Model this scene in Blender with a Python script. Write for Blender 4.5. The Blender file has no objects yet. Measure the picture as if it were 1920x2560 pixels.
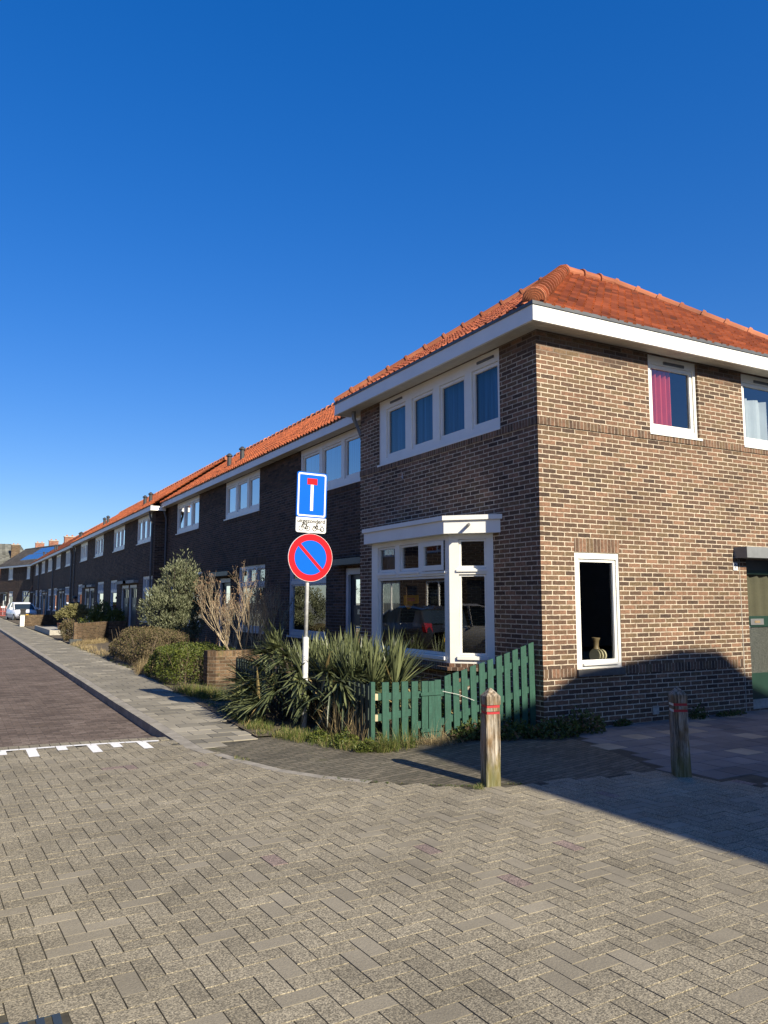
import bpy, math, random
from mathutils import Vector, Matrix
R = math.radians
rnd = random.Random(7)
sc = bpy.context.scene
col = sc.collection

# ------------------------------------------------------------------ camera
cam_d = bpy.data.cameras.new("camera"); cam = bpy.data.objects.new("camera", cam_d); col.objects.link(cam)
cam_d.sensor_fit = 'VERTICAL'; cam_d.sensor_height = 36.0; cam_d.lens = 36.0 * 1960.0 / 2560.0
cam_d.clip_start = 0.05; cam_d.clip_end = 2000.0
cam.location = (0, 0, 1.6)
cam.rotation_euler = (R(90) + math.atan(220.0 / 1960.0), 0, -R(28.6))
sc.camera = cam
sc.render.resolution_x = 768; sc.render.resolution_y = 1024

# ------------------------------------------------------------------ light
SUN_EL = R(30.5); SUN_AZ = math.atan(0.15)          # sun stands over -Y, a little towards +X
S = Vector((math.sin(SUN_AZ) * math.cos(SUN_EL), -math.cos(SUN_AZ) * math.cos(SUN_EL), math.sin(SUN_EL)))
world = bpy.data.worlds.new("World"); sc.world = world; world.use_nodes = True
wn = world.node_tree; wn.nodes.clear()
sky = wn.nodes.new('ShaderNodeTexSky'); sky.sky_type = 'NISHITA'; sky.sun_disc = False
sky.sun_elevation = SUN_EL; sky.sun_rotation = math.pi - SUN_AZ
sky.altitude = 0; sky.air_density = 1.0; sky.dust_density = 0.25; sky.ozone_density = 6.0
hsv = wn.nodes.new('ShaderNodeHueSaturation'); hsv.inputs['Saturation'].default_value = 1.57; hsv.inputs['Hue'].default_value = 0.52
gam = wn.nodes.new('ShaderNodeGamma'); gam.inputs[1].default_value = 0.65
bg = wn.nodes.new('ShaderNodeBackground'); bg.inputs[1].default_value = 0.15
wo = wn.nodes.new('ShaderNodeOutputWorld')
wn.links.new(sky.outputs[0], gam.inputs[0]); wn.links.new(gam.outputs[0], hsv.inputs['Color']); wn.links.new(hsv.outputs[0], bg.inputs[0]); wn.links.new(bg.outputs[0], wo.inputs[0])
sun_d = bpy.data.lights.new("sun", 'SUN'); sun_d.energy = 4.9; sun_d.angle = R(0.53); sun_d.color = (1.0, 0.90, 0.72)
sun = bpy.data.objects.new("sun", sun_d); col.objects.link(sun); sun.location = S * 60
sun.rotation_euler = S.to_track_quat('Z', 'Y').to_euler()
sc.view_settings.view_transform = 'Standard'; sc.view_settings.look = 'None'
sc.view_settings.exposure = 0.79; sc.view_settings.gamma = 1.0

# ------------------------------------------------------------------ materials
def newmat(name):
    m = bpy.data.materials.new(name); m.use_nodes = True
    nt = m.node_tree; nt.nodes.clear()
    out = nt.nodes.new('ShaderNodeOutputMaterial'); b = nt.nodes.new('ShaderNodeBsdfPrincipled')
    nt.links.new(b.outputs[0], out.inputs[0])
    return m, nt, b
def setin(nt, node, k, v):
    if isinstance(v, bpy.types.NodeSocket): nt.links.new(v, node.inputs[k])
    elif v is not None:
        s = node.inputs[k]
        if hasattr(s.default_value, '__len__') and len(s.default_value) == 4 and len(v) == 3: v = (*v, 1)
        s.default_value = v
def nd(nt, typ, ins=None, **props):
    n = nt.nodes.new('ShaderNode' + typ)
    for k, v in props.items(): setattr(n, k, v)
    for k, v in (ins or {}).items(): setin(nt, n, k, v)
    return n
def mixc(nt, fac, a, b, blend='MIX'):
    n = nt.nodes.new('ShaderNodeMix'); n.data_type = 'RGBA'; n.blend_type = blend
    setin(nt, n, 0, fac); setin(nt, n, 6, a); setin(nt, n, 7, b)
    return n.outputs[2]
def mth(nt, op, a, b=0.0, clamp=False):
    n = nt.nodes.new('ShaderNodeMath'); n.operation = op; n.use_clamp = clamp
    setin(nt, n, 0, a); setin(nt, n, 1, b); return n.outputs[0]
def ramp(nt, fac, stops, interp='LINEAR'):
    n = nt.nodes.new('ShaderNodeValToRGB'); cr = n.color_ramp; cr.interpolation = interp
    while len(cr.elements) < len(stops): cr.elements.new(0.5)
    for e, (p, c) in zip(cr.elements, stops): e.position = p; e.color = (*c, 1) if len(c) == 3 else c
    nt.links.new(fac, n.inputs[0]); return n.outputs[0]
def noise(nt, vec, scale, detail=3, rough=0.55):
    return nd(nt, 'TexNoise', {'Vector': vec, 'Scale': scale, 'Detail': detail, 'Roughness': rough}).outputs[0]
def objco(nt): return nd(nt, 'TexCoord').outputs['Object']
def geopos(nt): return nd(nt, 'NewGeometry').outputs['Position']
def uvco(nt): return nd(nt, 'UVMap').outputs[0]
def bump(nt, b, h, strength=0.4, dist=0.01):
    n = nd(nt, 'Bump', {'Strength': strength, 'Distance': dist, 'Height': h}); nt.links.new(n.outputs[0], b.inputs['Normal'])
def scalev(nt, v, s):
    n = nd(nt, 'VectorMath', {0: v, 1: s}); n.operation = 'MULTIPLY'; return n.outputs[0]
def addv(nt, a, b_):
    n = nd(nt, 'VectorMath', {0: a, 1: b_}); n.operation = 'ADD'; return n.outputs[0]

def brick_mat(name, stops, mortar, bw=0.22, rh=0.0615, ms=0.0072, off=0.5, dirt=0.35, oldtop=None, moss=None, bumpd=0.006, rough=0.92):
    m, nt, b = newmat(name)
    uv = uvco(nt); P = geopos(nt)
    wob = nd(nt, 'TexNoise', {'Vector': P, 'Scale': 22.0, 'Detail': 2.0}).outputs['Color']
    wobv = nd(nt, 'VectorMath', {0: wob, 1: (0.5, 0.5, 0.5)}); wobv.operation = 'SUBTRACT'
    uvw = addv(nt, uv, scalev(nt, wobv.outputs[0], (0.009, 0.009, 0.0)))
    br = nd(nt, 'TexBrick', {'Vector': uvw, 'Color1': (0, 0, 0), 'Color2': (1, 1, 1), 'Mortar': (0.5, 0.5, 0.5), 'Scale': 1.0,
            'Mortar Size': ms, 'Mortar Smooth': 0.25, 'Bias': 0.0, 'Brick Width': bw, 'Row Height': rh}, offset=off, offset_frequency=2)
    c = ramp(nt, br.outputs['Color'], stops)
    n1 = noise(nt, P, 60.0, 4, 0.65)
    c = mixc(nt, 0.75, c, ramp(nt, n1, [(0.25, (0.45, 0.45, 0.45)), (0.5, (1, 1, 1)), (0.75, (1.5, 1.45, 1.35))]), 'MULTIPLY')
    c = mixc(nt, 0.8, c, ramp(nt, noise(nt, P, 19.0, 3, 0.6), [(0.28, (0.66, 0.68, 0.62)), (0.5, (1, 1, 1)), (0.72, (1.4, 1.32, 1.25))]), 'MULTIPLY')
    n2 = noise(nt, P, 1.1, 3)
    mo = mixc(nt, 1.0, mortar, ramp(nt, noise(nt, P, 14.0, 3), [(0.3, (0.62, 0.6, 0.58)), (0.6, (1, 1, 1))]), 'MULTIPLY')
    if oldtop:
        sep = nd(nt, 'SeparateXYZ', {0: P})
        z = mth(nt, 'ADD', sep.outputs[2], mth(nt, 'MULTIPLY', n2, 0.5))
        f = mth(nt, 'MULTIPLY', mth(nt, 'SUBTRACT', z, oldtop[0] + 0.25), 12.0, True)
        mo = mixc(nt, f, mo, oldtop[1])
    c = mixc(nt, br.outputs['Fac'], c, mo)
    c = mixc(nt, dirt, c, ramp(nt, n2, [(0.3, (0.5, 0.48, 0.46)), (0.65, (1.1, 1.1, 1.1))]), 'MULTIPLY')
    if moss:
        c = mixc(nt, ramp(nt, noise(nt, P, moss[1], 5, 0.7), [(moss[2], (0, 0, 0)), (moss[2] + 0.14, (1, 1, 1))]), c, moss[0])
    nt.links.new(c, b.inputs['Base Color']); b.inputs['Roughness'].default_value = rough
    b.inputs['Specular IOR Level'].default_value = 0.25
    h = mth(nt, 'SUBTRACT', mth(nt, 'MULTIPLY', n1, 0.35), br.outputs['Fac'])
    bump(nt, b, h, 0.8, bumpd)
    return m

def plain(name, c, rough=0.5, metal=0.0, var=0.15, vs=6.0, bmp=0.0, bs=40.0, spec=0.5, streak=None, chip=None):
    m, nt, b = newmat(name); P = objco(nt)
    k = noise(nt, scalev(nt, P, streak) if streak else P, vs, 4, 0.6)
    cc = mixc(nt, 1.0, c, ramp(nt, k, [(0.3, (1 - var,) * 3), (0.7, (1 + var,) * 3)]), 'MULTIPLY')
    if chip: cc = mixc(nt, ramp(nt, noise(nt, scalev(nt, P, (1, 1, 0.45)), chip[1], 5, 0.7), [(chip[2], (0, 0, 0)), (chip[2] + 0.03, (1, 1, 1))]), cc, chip[0])
    nt.links.new(cc, b.inputs['Base Color']); b.inputs['Roughness'].default_value = rough; b.inputs['Metallic'].default_value = metal
    b.inputs['Specular IOR Level'].default_value = spec
    if bmp: bump(nt, b, noise(nt, P, bs, 4), bmp, 0.01)
    return m

def attr_mat(name, lo, hi, rough=0.9, speck=None, speck_scale=180.0, dirt=0.3, dirt_c=(0.5, 0.48, 0.44), bmp=0.4, bs=120.0, bd=0.004, moss=None, spec=0.3, odd=None, pan=None):
    """colour by a per-piece random value held in the 'Col' attribute (x: shade, y: second random)"""
    m, nt, b = newmat(name)
    at = nd(nt, 'Attribute'); at.attribute_name = 'Col'
    sp = nd(nt, 'SeparateColor', {0: at.outputs[0]}); P = geopos(nt)
    c = mixc(nt, sp.outputs[0], lo, hi)
    if odd: c = mixc(nt, mth(nt, 'GREATER_THAN', sp.outputs[1], odd[1]), c, odd[0])
    if speck:
        n = noise(nt, P, speck_scale, 2, 0.6)
        c = mixc(nt, mth(nt, 'SUBTRACT', 1.0, mth(nt, 'MULTIPLY', sp.outputs[2], 0.8)), c,
                 mixc(nt, 1.0, c, ramp(nt, n, speck), 'MULTIPLY'))
    c = mixc(nt, 1.0, c, ramp(nt, noise(nt, P, 1.3, 4, 0.6), [(0.3, (1 - dirt,) * 3), (0.7, (1 + dirt * 0.6,) * 3)]), 'MULTIPLY')
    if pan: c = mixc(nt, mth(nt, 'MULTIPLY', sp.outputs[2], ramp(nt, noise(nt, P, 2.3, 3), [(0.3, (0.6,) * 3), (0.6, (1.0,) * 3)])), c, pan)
    if moss: c = mixc(nt, ramp(nt, noise(nt, P, moss[1], 5, 0.75), [(moss[2], (0, 0, 0)), (moss[2] + 0.12, (1, 1, 1))]), c, moss[0])
    nt.links.new(c, b.inputs['Base Color']); b.inputs['Roughness'].default_value = rough; b.inputs['Specular IOR Level'].default_value = spec
    if bmp: bump(nt, b, noise(nt, P, bs, 3), bmp, bd)
    return m

def leaf_mat(name, lo, hi, rough=0.5, trans=0.25, spec=0.35, odd=None):
    m, nt, b = newmat(name)
    at = nd(nt, 'Attribute'); at.attribute_name = 'Col'
    sp = nd(nt, 'SeparateColor', {0: at.outputs[0]})
    c = mixc(nt, sp.outputs[0], lo, hi)
    if odd: c = mixc(nt, mth(nt, 'GREATER_THAN', sp.outputs[1], odd[1]), c, odd[0])
    nt.links.new(c, b.inputs['Base Color']); b.inputs['Roughness'].default_value = rough; b.inputs['Specular IOR Level'].default_value = spec
    tr = nd(nt, 'BsdfTranslucent', {'Color': c})
    mx = nd(nt, 'MixShader', {0: trans, 1: b.outputs[0], 2: tr.outputs[0]})
    out = [n for n in nt.nodes if n.type == 'OUTPUT_MATERIAL'][0]
    nt.links.new(mx.outputs[0], out.inputs[0])
    return m

def glass_mat(name, tint=(0.86, 0.9, 0.9), ior=1.6, rough=0.0):
    m = bpy.data.materials.new(name); m.use_nodes = True; nt = m.node_tree; nt.nodes.clear()
    out = nt.nodes.new('ShaderNodeOutputMaterial')
    fr = nd(nt, 'Fresnel', {'IOR': ior})
    nb = nd(nt, 'Bump', {'Strength': 0.02, 'Distance': 0.02, 'Height': noise(nt, geopos(nt), 1.7, 1)})
    t = nd(nt, 'BsdfTransparent', {'Color': tint}); g = nd(nt, 'BsdfGlossy', {'Color': (0.95, 0.97, 1.0), 'Roughness': rough, 'Normal': nb.outputs[0]})
    mx = nd(nt, 'MixShader', {0: mth(nt, 'MULTIPLY', fr.outputs[0], 2.3, True), 1: t.outputs[0], 2: g.outputs[0]})
    nt.links.new(mx.outputs[0], out.inputs[0]); return m

BR = [(0.0, (0.066, 0.045, 0.035)), (0.13, (0.1, 0.066, 0.047)), (0.42, (0.14, 0.086, 0.058)), (0.62, (0.148, 0.103, 0.062)), (0.8, (0.18, 0.105, 0.07)), (1.0, (0.235, 0.138, 0.09))]
M = {}
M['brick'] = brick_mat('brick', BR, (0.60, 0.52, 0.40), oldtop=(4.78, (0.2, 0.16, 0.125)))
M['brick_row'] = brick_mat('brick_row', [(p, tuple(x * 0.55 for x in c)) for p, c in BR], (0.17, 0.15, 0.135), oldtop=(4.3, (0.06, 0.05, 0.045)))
M['soldier'] = brick_mat('soldier_brick', BR, (0.42, 0.35, 0.27), bw=0.0615, rh=0.5, ms=0.0055, off=0.0)
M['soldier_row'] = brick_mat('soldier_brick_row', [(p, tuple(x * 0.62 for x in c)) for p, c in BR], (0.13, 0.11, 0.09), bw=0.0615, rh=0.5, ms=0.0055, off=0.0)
M['garden_brick'] = brick_mat('garden_brick', [(0, (0.065, 0.042, 0.026)), (0.5, (0.12, 0.08, 0.05)), (1, (0.17, 0.115, 0.07))], (0.2, 0.165, 0.12), dirt=0.6, moss=((0.09, 0.085, 0.03), 5.0, 0.58))
M['far_brick'] = brick_mat('far_brick', [(0, (0.05, 0.02, 0.015)), (0.5, (0.085, 0.033, 0.024)), (1, (0.12, 0.05, 0.035))], (0.11, 0.08, 0.07))
M['red_brick'] = brick_mat('red_brick', [(0, (0.2, 0.06, 0.035)), (0.5, (0.28, 0.10, 0.06)), (1, (0.36, 0.15, 0.09))], (0.36, 0.3, 0.24))
M['road'] = brick_mat('road_brick', [(0, (0.105, 0.08, 0.064)), (0.5, (0.15, 0.115, 0.093)), (1, (0.195, 0.155, 0.128))], (0.12, 0.095, 0.075), bw=0.2, rh=0.1, ms=0.006, dirt=0.5, moss=((0.2, 0.15, 0.10), 3.0, 0.64), bumpd=0.008)
M['old_pavers'] = brick_mat('old_pavers', [(0, (0.105, 0.096, 0.072)), (0.5, (0.14, 0.125, 0.094)), (1, (0.175, 0.155, 0.115))], (0.075, 0.07, 0.045), bw=0.2, rh=0.065, ms=0.006, dirt=0.45, moss=((0.085, 0.085, 0.03), 2.2, 0.60), bumpd=0.012)
M['paver'] = attr_mat('concrete_paver', (0.195, 0.172, 0.126), (0.285, 0.253, 0.19), speck=[(0.33, (0.38, 0.37, 0.35)), (0.5, (0.95, 0.95, 0.93)), (0.68, (1.9, 1.86, 1.72))], speck_scale=140.0, dirt=0.22, bmp=0.6, bs=100.0, bd=0.004, odd=((0.22, 0.17, 0.15), 0.996), moss=((0.14, 0.135, 0.065), 1.6, 0.68))
M['joint'] = plain('joint_sand', (0.055, 0.049, 0.033), 1.0, var=0.5, vs=9.0, bmp=0.5)
M['tile'] = attr_mat('pavement_tile', (0.16, 0.147, 0.115), (0.36, 0.325, 0.25), dirt=0.25, bmp=0.35, bs=140.0, moss=((0.14, 0.14, 0.06), 1.5, 0.62))
M['tile_grey'] = attr_mat('pavement_slab', (0.13, 0.13, 0.125), (0.21, 0.205, 0.19), dirt=0.3, bmp=0.3, odd=((0.33, 0.29, 0.21), 0.88))
M['kerb'] = plain('kerb_concrete', (0.27, 0.245, 0.20), 0.9, var=0.3, vs=5.0, bmp=0.5, bs=60.0)
M['soil'] = plain('garden_soil', (0.10, 0.078, 0.05), 1.0, var=0.5, vs=7.0, bmp=1.0, bs=30.0)
M['earth'] = plain('ground', (0.16, 0.15, 0.09), 1.0, var=0.4, vs=0.3)
M['marking'] = plain('white_paver', (0.78, 0.77, 0.74), 0.8, var=0.12, vs=30.0, bmp=0.3, bs=150)
M['white'] = plain('white_paint', (0.80, 0.79, 0.73), 0.42, var=0.05, vs=3.0, bmp=0.06, bs=12.0)
M['white_board'] = plain('white_board', (0.80, 0.79, 0.74), 0.5, var=0.05, vs=2.0, chip=((0.55, 0.54, 0.5), 5.0, 0.71), bmp=0.1, bs=8)
M['soffit'] = plain('soffit_board', (0.52, 0.48, 0.40), 0.6, var=0.1, streak=(1, 1, 30))
M['frame_grey'] = plain('window_paint', (0.50, 0.54, 0.57), 0.45, var=0.06)
M['zinc'] = plain('zinc', (0.22, 0.23, 0.235), 0.5, 0.6, var=0.2)
M['pipe'] = plain('drain_pipe', (0.105, 0.11, 0.115), 0.55, var=0.2)
M['lead'] = plain('lead_trim', (0.09, 0.095, 0.10), 0.5, var=0.2)
M['dark_trim'] = plain('dark_trim', (0.035, 0.045, 0.05), 0.45, var=0.1)
M['canopy'] = plain('door_canopy', (0.19, 0.20, 0.205), 0.6, var=0.15)
M['door_green'] = plain('door_green', (0.015, 0.042, 0.03), 0.4, var=0.1)
M['door_dark'] = plain('door_dark', (0.025, 0.032, 0.042), 0.4, var=0.1)
M['steel'] = plain('brushed_metal', (0.55, 0.54, 0.52), 0.35, 0.8, var=0.1)
M['sill_stone'] = plain('sill_stone', (0.10, 0.095, 0.085), 0.7, var=0.3, bmp=0.2)
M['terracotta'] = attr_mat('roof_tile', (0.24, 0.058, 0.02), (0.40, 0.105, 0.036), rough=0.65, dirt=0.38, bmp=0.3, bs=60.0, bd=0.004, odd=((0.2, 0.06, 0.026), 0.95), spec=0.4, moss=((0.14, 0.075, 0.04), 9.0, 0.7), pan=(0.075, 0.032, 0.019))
M['ridge_tile'] = attr_mat('ridge_tile', (0.30, 0.095, 0.042), (0.42, 0.15, 0.07), rough=0.7, dirt=0.4, bmp=0.35, bs=40.0, moss=((0.13, 0.11, 0.075), 9.0, 0.62))
M['grey_tile'] = attr_mat('grey_roof_tile', (0.09, 0.09, 0.075), (0.2, 0.2, 0.17), rough=0.8, dirt=0.3, bmp=0.2)
M['dark_tile'] = attr_mat('dark_roof_tile', (0.045, 0.042, 0.04), (0.08, 0.072, 0.065), rough=0.7, dirt=0.3, bmp=0.2)
M['glass'] = glass_mat('window_glass')
M['glass_dim'] = glass_mat('window_glass_dim', (0.9, 0.92, 0.95), 1.28)
M['glass_sky'] = glass_mat('window_glass_coated', (0.7, 0.78, 0.82), 2.0)
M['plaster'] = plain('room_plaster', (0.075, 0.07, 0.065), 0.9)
M['blue_curtain'] = plain('blue_curtain', (0.06, 0.2, 0.36), 0.9, var=0.6, vs=1.0, streak=(1, 14, 0.25))  # stripes paint the light and shade of the folds into the cloth
M['red_curtain'] = plain('red_curtain', (0.50, 0.06, 0.06), 0.9, var=0.1)
M['white_curtain'] = plain('white_curtain', (0.48, 0.51, 0.53), 0.9, var=0.06)
M['sky_blind'] = plain('sky_pale_blind', (0.42, 0.47, 0.50), 0.9, var=0.06)  # blind whose pale tone paints in the sky reflected by the upper panes
M['beige_curtain'] = plain('beige_curtain', (0.15, 0.135, 0.09), 0.9, var=0.1)
M['grey_curtain'] = plain('grey_curtain', (0.05, 0.05, 0.048), 0.9)
M['blind'] = plain('vertical_blind', (0.20, 0.25, 0.25), 0.8, var=0.1)
M['fence'] = plain('fence_green', (0.022, 0.078, 0.053), 0.55, var=0.25, vs=8.0, streak=(4, 4, 0.6), bmp=0.25, bs=30, chip=((0.16, 0.19, 0.14), 38.0, 0.70))
M['old_fence'] = plain('old_fence_green', (0.035, 0.052, 0.042), 0.8, var=0.4, vs=8.0, streak=(4, 4, 0.6), bmp=0.25, bs=30, chip=((0.13, 0.13, 0.11), 30.0, 0.64))
M['bare_wood'] = plain('bare_wood', (0.45, 0.38, 0.24), 0.8, var=0.3)
M['black'] = plain('black', (0.012, 0.012, 0.013), 0.4, var=0.1)
M['rubber'] = plain('tyre_rubber', (0.02, 0.02, 0.02), 0.8, var=0.1)
M['galv'] = plain('galvanised_steel', (0.60, 0.61, 0.61), 0.6, 0.0, var=0.18, vs=25.0)
M['sign_blue'] = plain('sign_blue', (0.002, 0.105, 0.50), 0.6, var=0.02, spec=0.08)
M['sign_red'] = plain('sign_red', (0.56, 0.012, 0.02), 0.6, var=0.03, spec=0.08)
M['sign_white'] = plain('sign_white', (0.7, 0.7, 0.68), 0.4, var=0.02)
M['frosted'] = plain('obscured_glass', (0.07, 0.075, 0.065), 0.3, var=0.7, vs=70, bmp=0.6, bs=150)
M['sign_black'] = plain('sign_black', (0.008, 0.008, 0.008), 0.9, spec=0.0)
M['sign_back'] = plain('sign_edge', (0.05, 0.22, 0.5), 0.4)
M['barrier'] = plain('barrier_red', (0.30, 0.06, 0.05), 0.7)
M['red_band'] = plain('red_band', (0.36, 0.02, 0.025), 0.6, var=0.15, vs=30)
M['white_band'] = plain('white_band', (0.7, 0.68, 0.64), 0.6, var=0.15, vs=30)
M['ceramic'] = plain('cream_ceramic', (0.7, 0.62, 0.42), 0.35, var=0.1)
M['brown_ceramic'] = plain('brown_ceramic', (0.25, 0.18, 0.10), 0.4)
M['lampshade'] = plain('lampshade', (0.62, 0.58, 0.54), 0.9)
M['yellow'] = plain('yellow_card', (0.85, 0.52, 0.02), 0.6)
M['orange_clay'] = plain('orange_clay', (0.45, 0.15, 0.06), 0.8, var=0.2)
M['concrete'] = plain('concrete', (0.36, 0.34, 0.29), 0.9, var=0.25, vs=10)
M['car_white'] = plain('white_car_paint', (0.8, 0.8, 0.8), 0.2, var=0.02)
M['car_dark'] = plain('dark_car_paint', (0.02, 0.022, 0.026), 0.15, var=0.02)
M['car_silver'] = plain('silver_car_paint', (0.36, 0.34, 0.30), 0.3, 0.0, var=0.03)
M['car_glass'] = plain('car_glass', (0.02, 0.03, 0.04), 0.05, var=0.02)
M['lamp_clear'] = plain('headlamp', (0.7, 0.72, 0.75), 0.1, var=0.05)
M['lamp_red'] = plain('tail_lamp', (0.22, 0.004, 0.008), 0.15, var=0.05)
M['plate'] = plain('number_plate', (0.85, 0.48, 0.02), 0.5, var=0.03)
M['solar'] = plain('solar_panel', (0.03, 0.09, 0.25), 0.18, var=0.1)
M['skin'] = plain('skin', (0.5, 0.3, 0.22), 0.6)
M['vent'] = plain('roof_vent', (0.04, 0.04, 0.042), 0.6)
def wood_post_mat():
    m, nt, b = newmat('weathered_oak'); P = objco(nt)
    n1 = noise(nt, scalev(nt, P, (40, 40, 2.6)), 1.0, 5, 0.7); n2 = noise(nt, scalev(nt, P, (14, 14, 5)), 1.0, 4, 0.6)
    c = ramp(nt, n1, [(0.32, (0.03, 0.026, 0.02)), (0.44, (0.17, 0.145, 0.11)), (0.56, (0.36, 0.32, 0.26)), (0.74, (0.55, 0.51, 0.44))])
    c = mixc(nt, ramp(nt, n2, [(0.42, (0, 0, 0)), (0.62, (1, 1, 1))]), c, mixc(nt, 1.0, c, (0.72, 0.55, 0.36), 'MULTIPLY'))
    sep = nd(nt, 'SeparateXYZ', {0: P})
    low = mth(nt, 'MULTIPLY', mth(nt, 'SUBTRACT', mth(nt, 'ADD', 0.05, mth(nt, 'MULTIPLY', n2, 0.5)), sep.outputs[2]), 5.0, True)
    c = mixc(nt, mth(nt, 'MULTIPLY', low, 0.65), c, (0.11, 0.12, 0.03))
    nt.links.new(c, b.inputs['Base Color']); b.inputs['Roughness'].default_value = 0.95; bump(nt, b, n1, 0.9, 0.012); return m
M['oak'] = wood_post_mat()
M['bark'] = plain('bark', (0.16, 0.12, 0.08), 0.9, var=0.3, vs=20, bmp=0.5)
M['yucca_stem'] = plain('dark_stem', (0.05, 0.04, 0.028), 0.95, var=0.3, vs=20)
M['pale_bark'] = plain('pale_bark', (0.40, 0.32, 0.21), 0.85, var=0.3, vs=12)
M['grey_bark'] = plain('grey_bark', (0.27, 0.25, 0.17), 0.9, var=0.3, vs=12)
M['yucca'] = leaf_mat('yucca_leaf', (0.045, 0.062, 0.028), (0.22, 0.245, 0.11), 0.42, 0.15, 0.5, odd=((0.30, 0.23, 0.10), 0.965))
M['olive'] = leaf_mat('olive_leaf', (0.05, 0.064, 0.032), (0.25, 0.265, 0.155), 0.5, 0.15)
M['hedge_green'] = leaf_mat('hedge_leaf', (0.04, 0.065, 0.012), (0.14, 0.16, 0.03), 0.5, 0.2)
M['hedge_brown'] = leaf_mat('hedge_brown_leaf', (0.07, 0.055, 0.03), (0.22, 0.17, 0.09), 0.8, 0.15, odd=((0.07, 0.075, 0.022), 0.72))
M['grass'] = leaf_mat('grass_blade', (0.05, 0.085, 0.015), (0.17, 0.20, 0.045), 0.6, 0.3, odd=((0.38, 0.31, 0.14), 0.80))
M['straw'] = leaf_mat('dry_grass', (0.22, 0.16, 0.08), (0.46, 0.37, 0.20), 0.8, 0.2)
M['weed'] = leaf_mat('weed_leaf', (0.035, 0.06, 0.015), (0.10, 0.13, 0.03), 0.6, 0.2, odd=((0.16, 0.11, 0.06), 0.85))
M['bush_yellow'] = leaf_mat('bush_leaf', (0.10, 0.105, 0.03), (0.31, 0.28, 0.13), 0.6, 0.2)
M['dry_bud'] = leaf_mat('dry_bud', (0.16, 0.10, 0.06), (0.32, 0.21, 0.13), 0.9, 0.1)

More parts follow.
